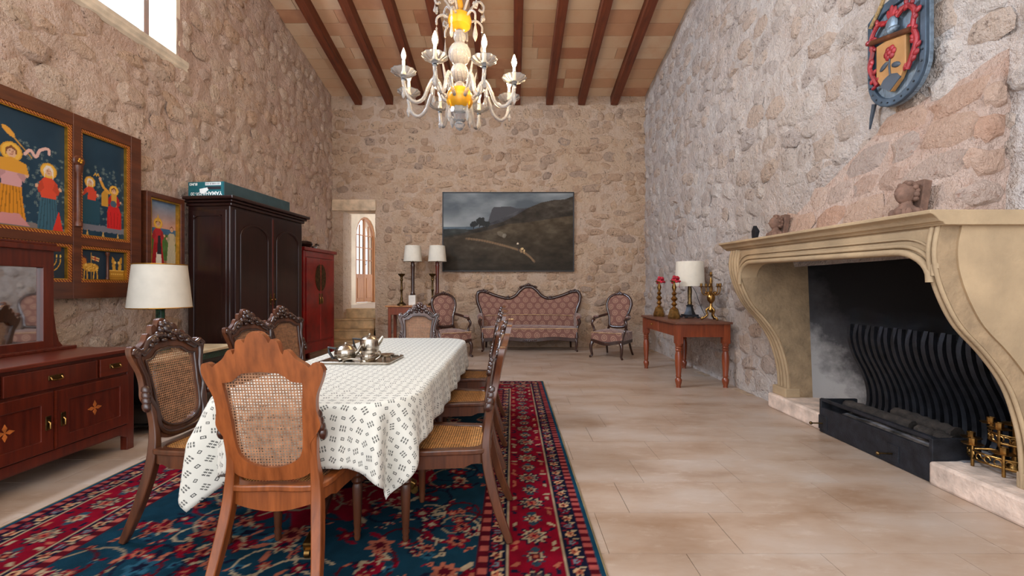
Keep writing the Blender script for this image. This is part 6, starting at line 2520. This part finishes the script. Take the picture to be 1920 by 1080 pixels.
MB().ball((0, 0, 3.485), (.108, .108, .108), 28, 18).build('glass_globe', M['glass'], cha, 60)
MB().ball((0, 0, 3.305), (.088, .088, .088), 28, 18).build('glass_globe', M['glass'], cha, 60)
MB().lathe([(.02, 3.225), (.06, 3.19), (.05, 3.165)], (0, 0, 0), 24).build('collar', M['frost'], cha)
MB().lathe([(.05, 3.165), (.10, 3.14), (.128, 3.08), (.125, 3.02), (.095, 2.97), (.06, 2.95)], (0, 0, 0), 40, 0).build('amber_bowl', M['amber'], cha)
mb = MB()
MB().lathe([(.085, 2.965), (.095, 2.91), (.06, 2.86), (.035, 2.83), (.05, 2.81), (.03, 2.77), (.0, 2.75)], (0, 0, 0), 32, 10, .06).build('base_finial', M['glass'], cha)


def drop(x, y, z, l, kind, parent):
    mb = MB()
    mb.tube([(x, y, z), (x, y, z - .02)], .002, 5)
    if kind == 0:
        mb.lathe([(.002, -.015), (.010, -l * .5), (.019, -l * .78), (.012, -l * .93), (0, -l)], (x, y, z), 8)
    else:
        mb.lathe([(.002, -.015), (.012, -.03), (.006, -.04), (.022, -l * .65), (.02, -l * .8), (.004, -l)], (x, y, z), 6)
    mb.build('crystal_drop', M['glass'], parent, 20)


for k in range(8):
    a = PI / 8 + k * PI / 4 + .12
    ca, sa = math.cos(a), math.sin(a)
    R_ = .54
    pth = spline([(.10, 3.04), (.17, 3.08), (.21, 3.17), (.26, 3.19), (.31, 3.10), (.36, 2.98), (.44, 2.935), (.51, 2.99), (R_, 3.09), (R_, ZR - .02)], 5)
    pts = [(r_ * ca, r_ * sa, z) for r_, z in pth]
    arm = MB().tube(pts, [.0165 + .0022 * (q % 2) for q in range(len(pts))], 10).build('arm', M['frost'], cha, 60)
    MB().lathe([(.016, -.04), (.022, -.02), (.05, -.012), (.10, .015), (.112, .03), (.104, .03), (.05, .004), (.0, .0)], (R_ * ca, R_ * sa, ZR), 48, 12, .05).build('drip_pan', M['frost'], arm, 60)
    MB().lathe([(.02, 0), (.02, .02), (.014, .022), (.014, .125), (.006, .128)], (R_ * ca, R_ * sa, ZR), 14).build('candle_sleeve', M['candle'], arm)
    lit = k not in (3, 4)
    MB().lathe([(.010, 0), (.020, .025), (.024, .045), (.018, .075), (.006, .11), (0, .12)], (R_ * ca, R_ * sa, ZR + .125), 14).build('bulb', M['bulb_on'] if lit else M['bulb_off'], arm)
    MB().lathe([(.022, -.045), (.022, -.035), (.0, -.035)], (R_ * ca, R_ * sa, ZR), 10).build('socket_cap', M['iron'], arm)
    drop(R_ * ca, R_ * sa, ZR - .05, .17, k % 2, arm)
    drop(.27 * ca, .27 * sa, 3.17, .15, 1, arm)
    if lit:
        d_ = bpy.data.lights.new('bulb_light', 'POINT')
        d_.energy = 7.0
        d_.color = (1, .70, .38)
        d_.shadow_soft_size = .03
        lo = bpy.data.objects.new('bulb_light', d_)
        COL.objects.link(lo)
        lo.location = (CXc + R_ * ca, CYc + R_ * sa, ZR + .30)
for k in range(6):
    a = k * PI / 3 + .3
    ca, sa = math.cos(a), math.sin(a)
    pth = spline([(.06, 3.86), (.12, 3.95), (.19, 4.02), (.235, 3.98), (.22, 3.93), (.185, 3.945)], 5)
    sc = MB().tube([(r_ * ca, r_ * sa, z) for r_, z in pth], .012, 8).build('crown_scroll', M['frost'], cha, 60)
    pth = spline([(.08, 3.80), (.16, 3.83), (.215, 3.79), (.22, 3.73)], 5)
    MB().tube([(r_ * ca, r_ * sa, z) for r_, z in pth], .011, 8).build('crown_hook', M['frost'], sc, 60)
    mb = MB()
    for q in range(8):
        b_ = 2 * PI * q / 8
        mb.ball((.218 * ca - sa * .022 * math.cos(b_), .218 * sa + ca * .022 * math.cos(b_), 3.86 + .022 * math.sin(b_)), .011, 6, 4)
    mb.build('glass_flower', M['frost'], sc)
    drop(.22 * ca, .22 * sa, 3.72, .20, k % 2, sc)
    drop(.235 * ca, .235 * sa, 3.93, .09, 0, sc)
for k in range(4):
    a = k * PI / 2 + .75
    ca, sa = math.cos(a), math.sin(a)
    MB().lathe([(.016, 0), (.012, .05), (.006, .16), (0, .2)], (.16 * ca, .16 * sa, 3.20), 8, axis=(.25 * ca, .25 * sa, 1)).build('glass_spike', M['frost'], cha)
    drop(.12 * ca, .12 * sa, 2.98, .17, 1, cha)
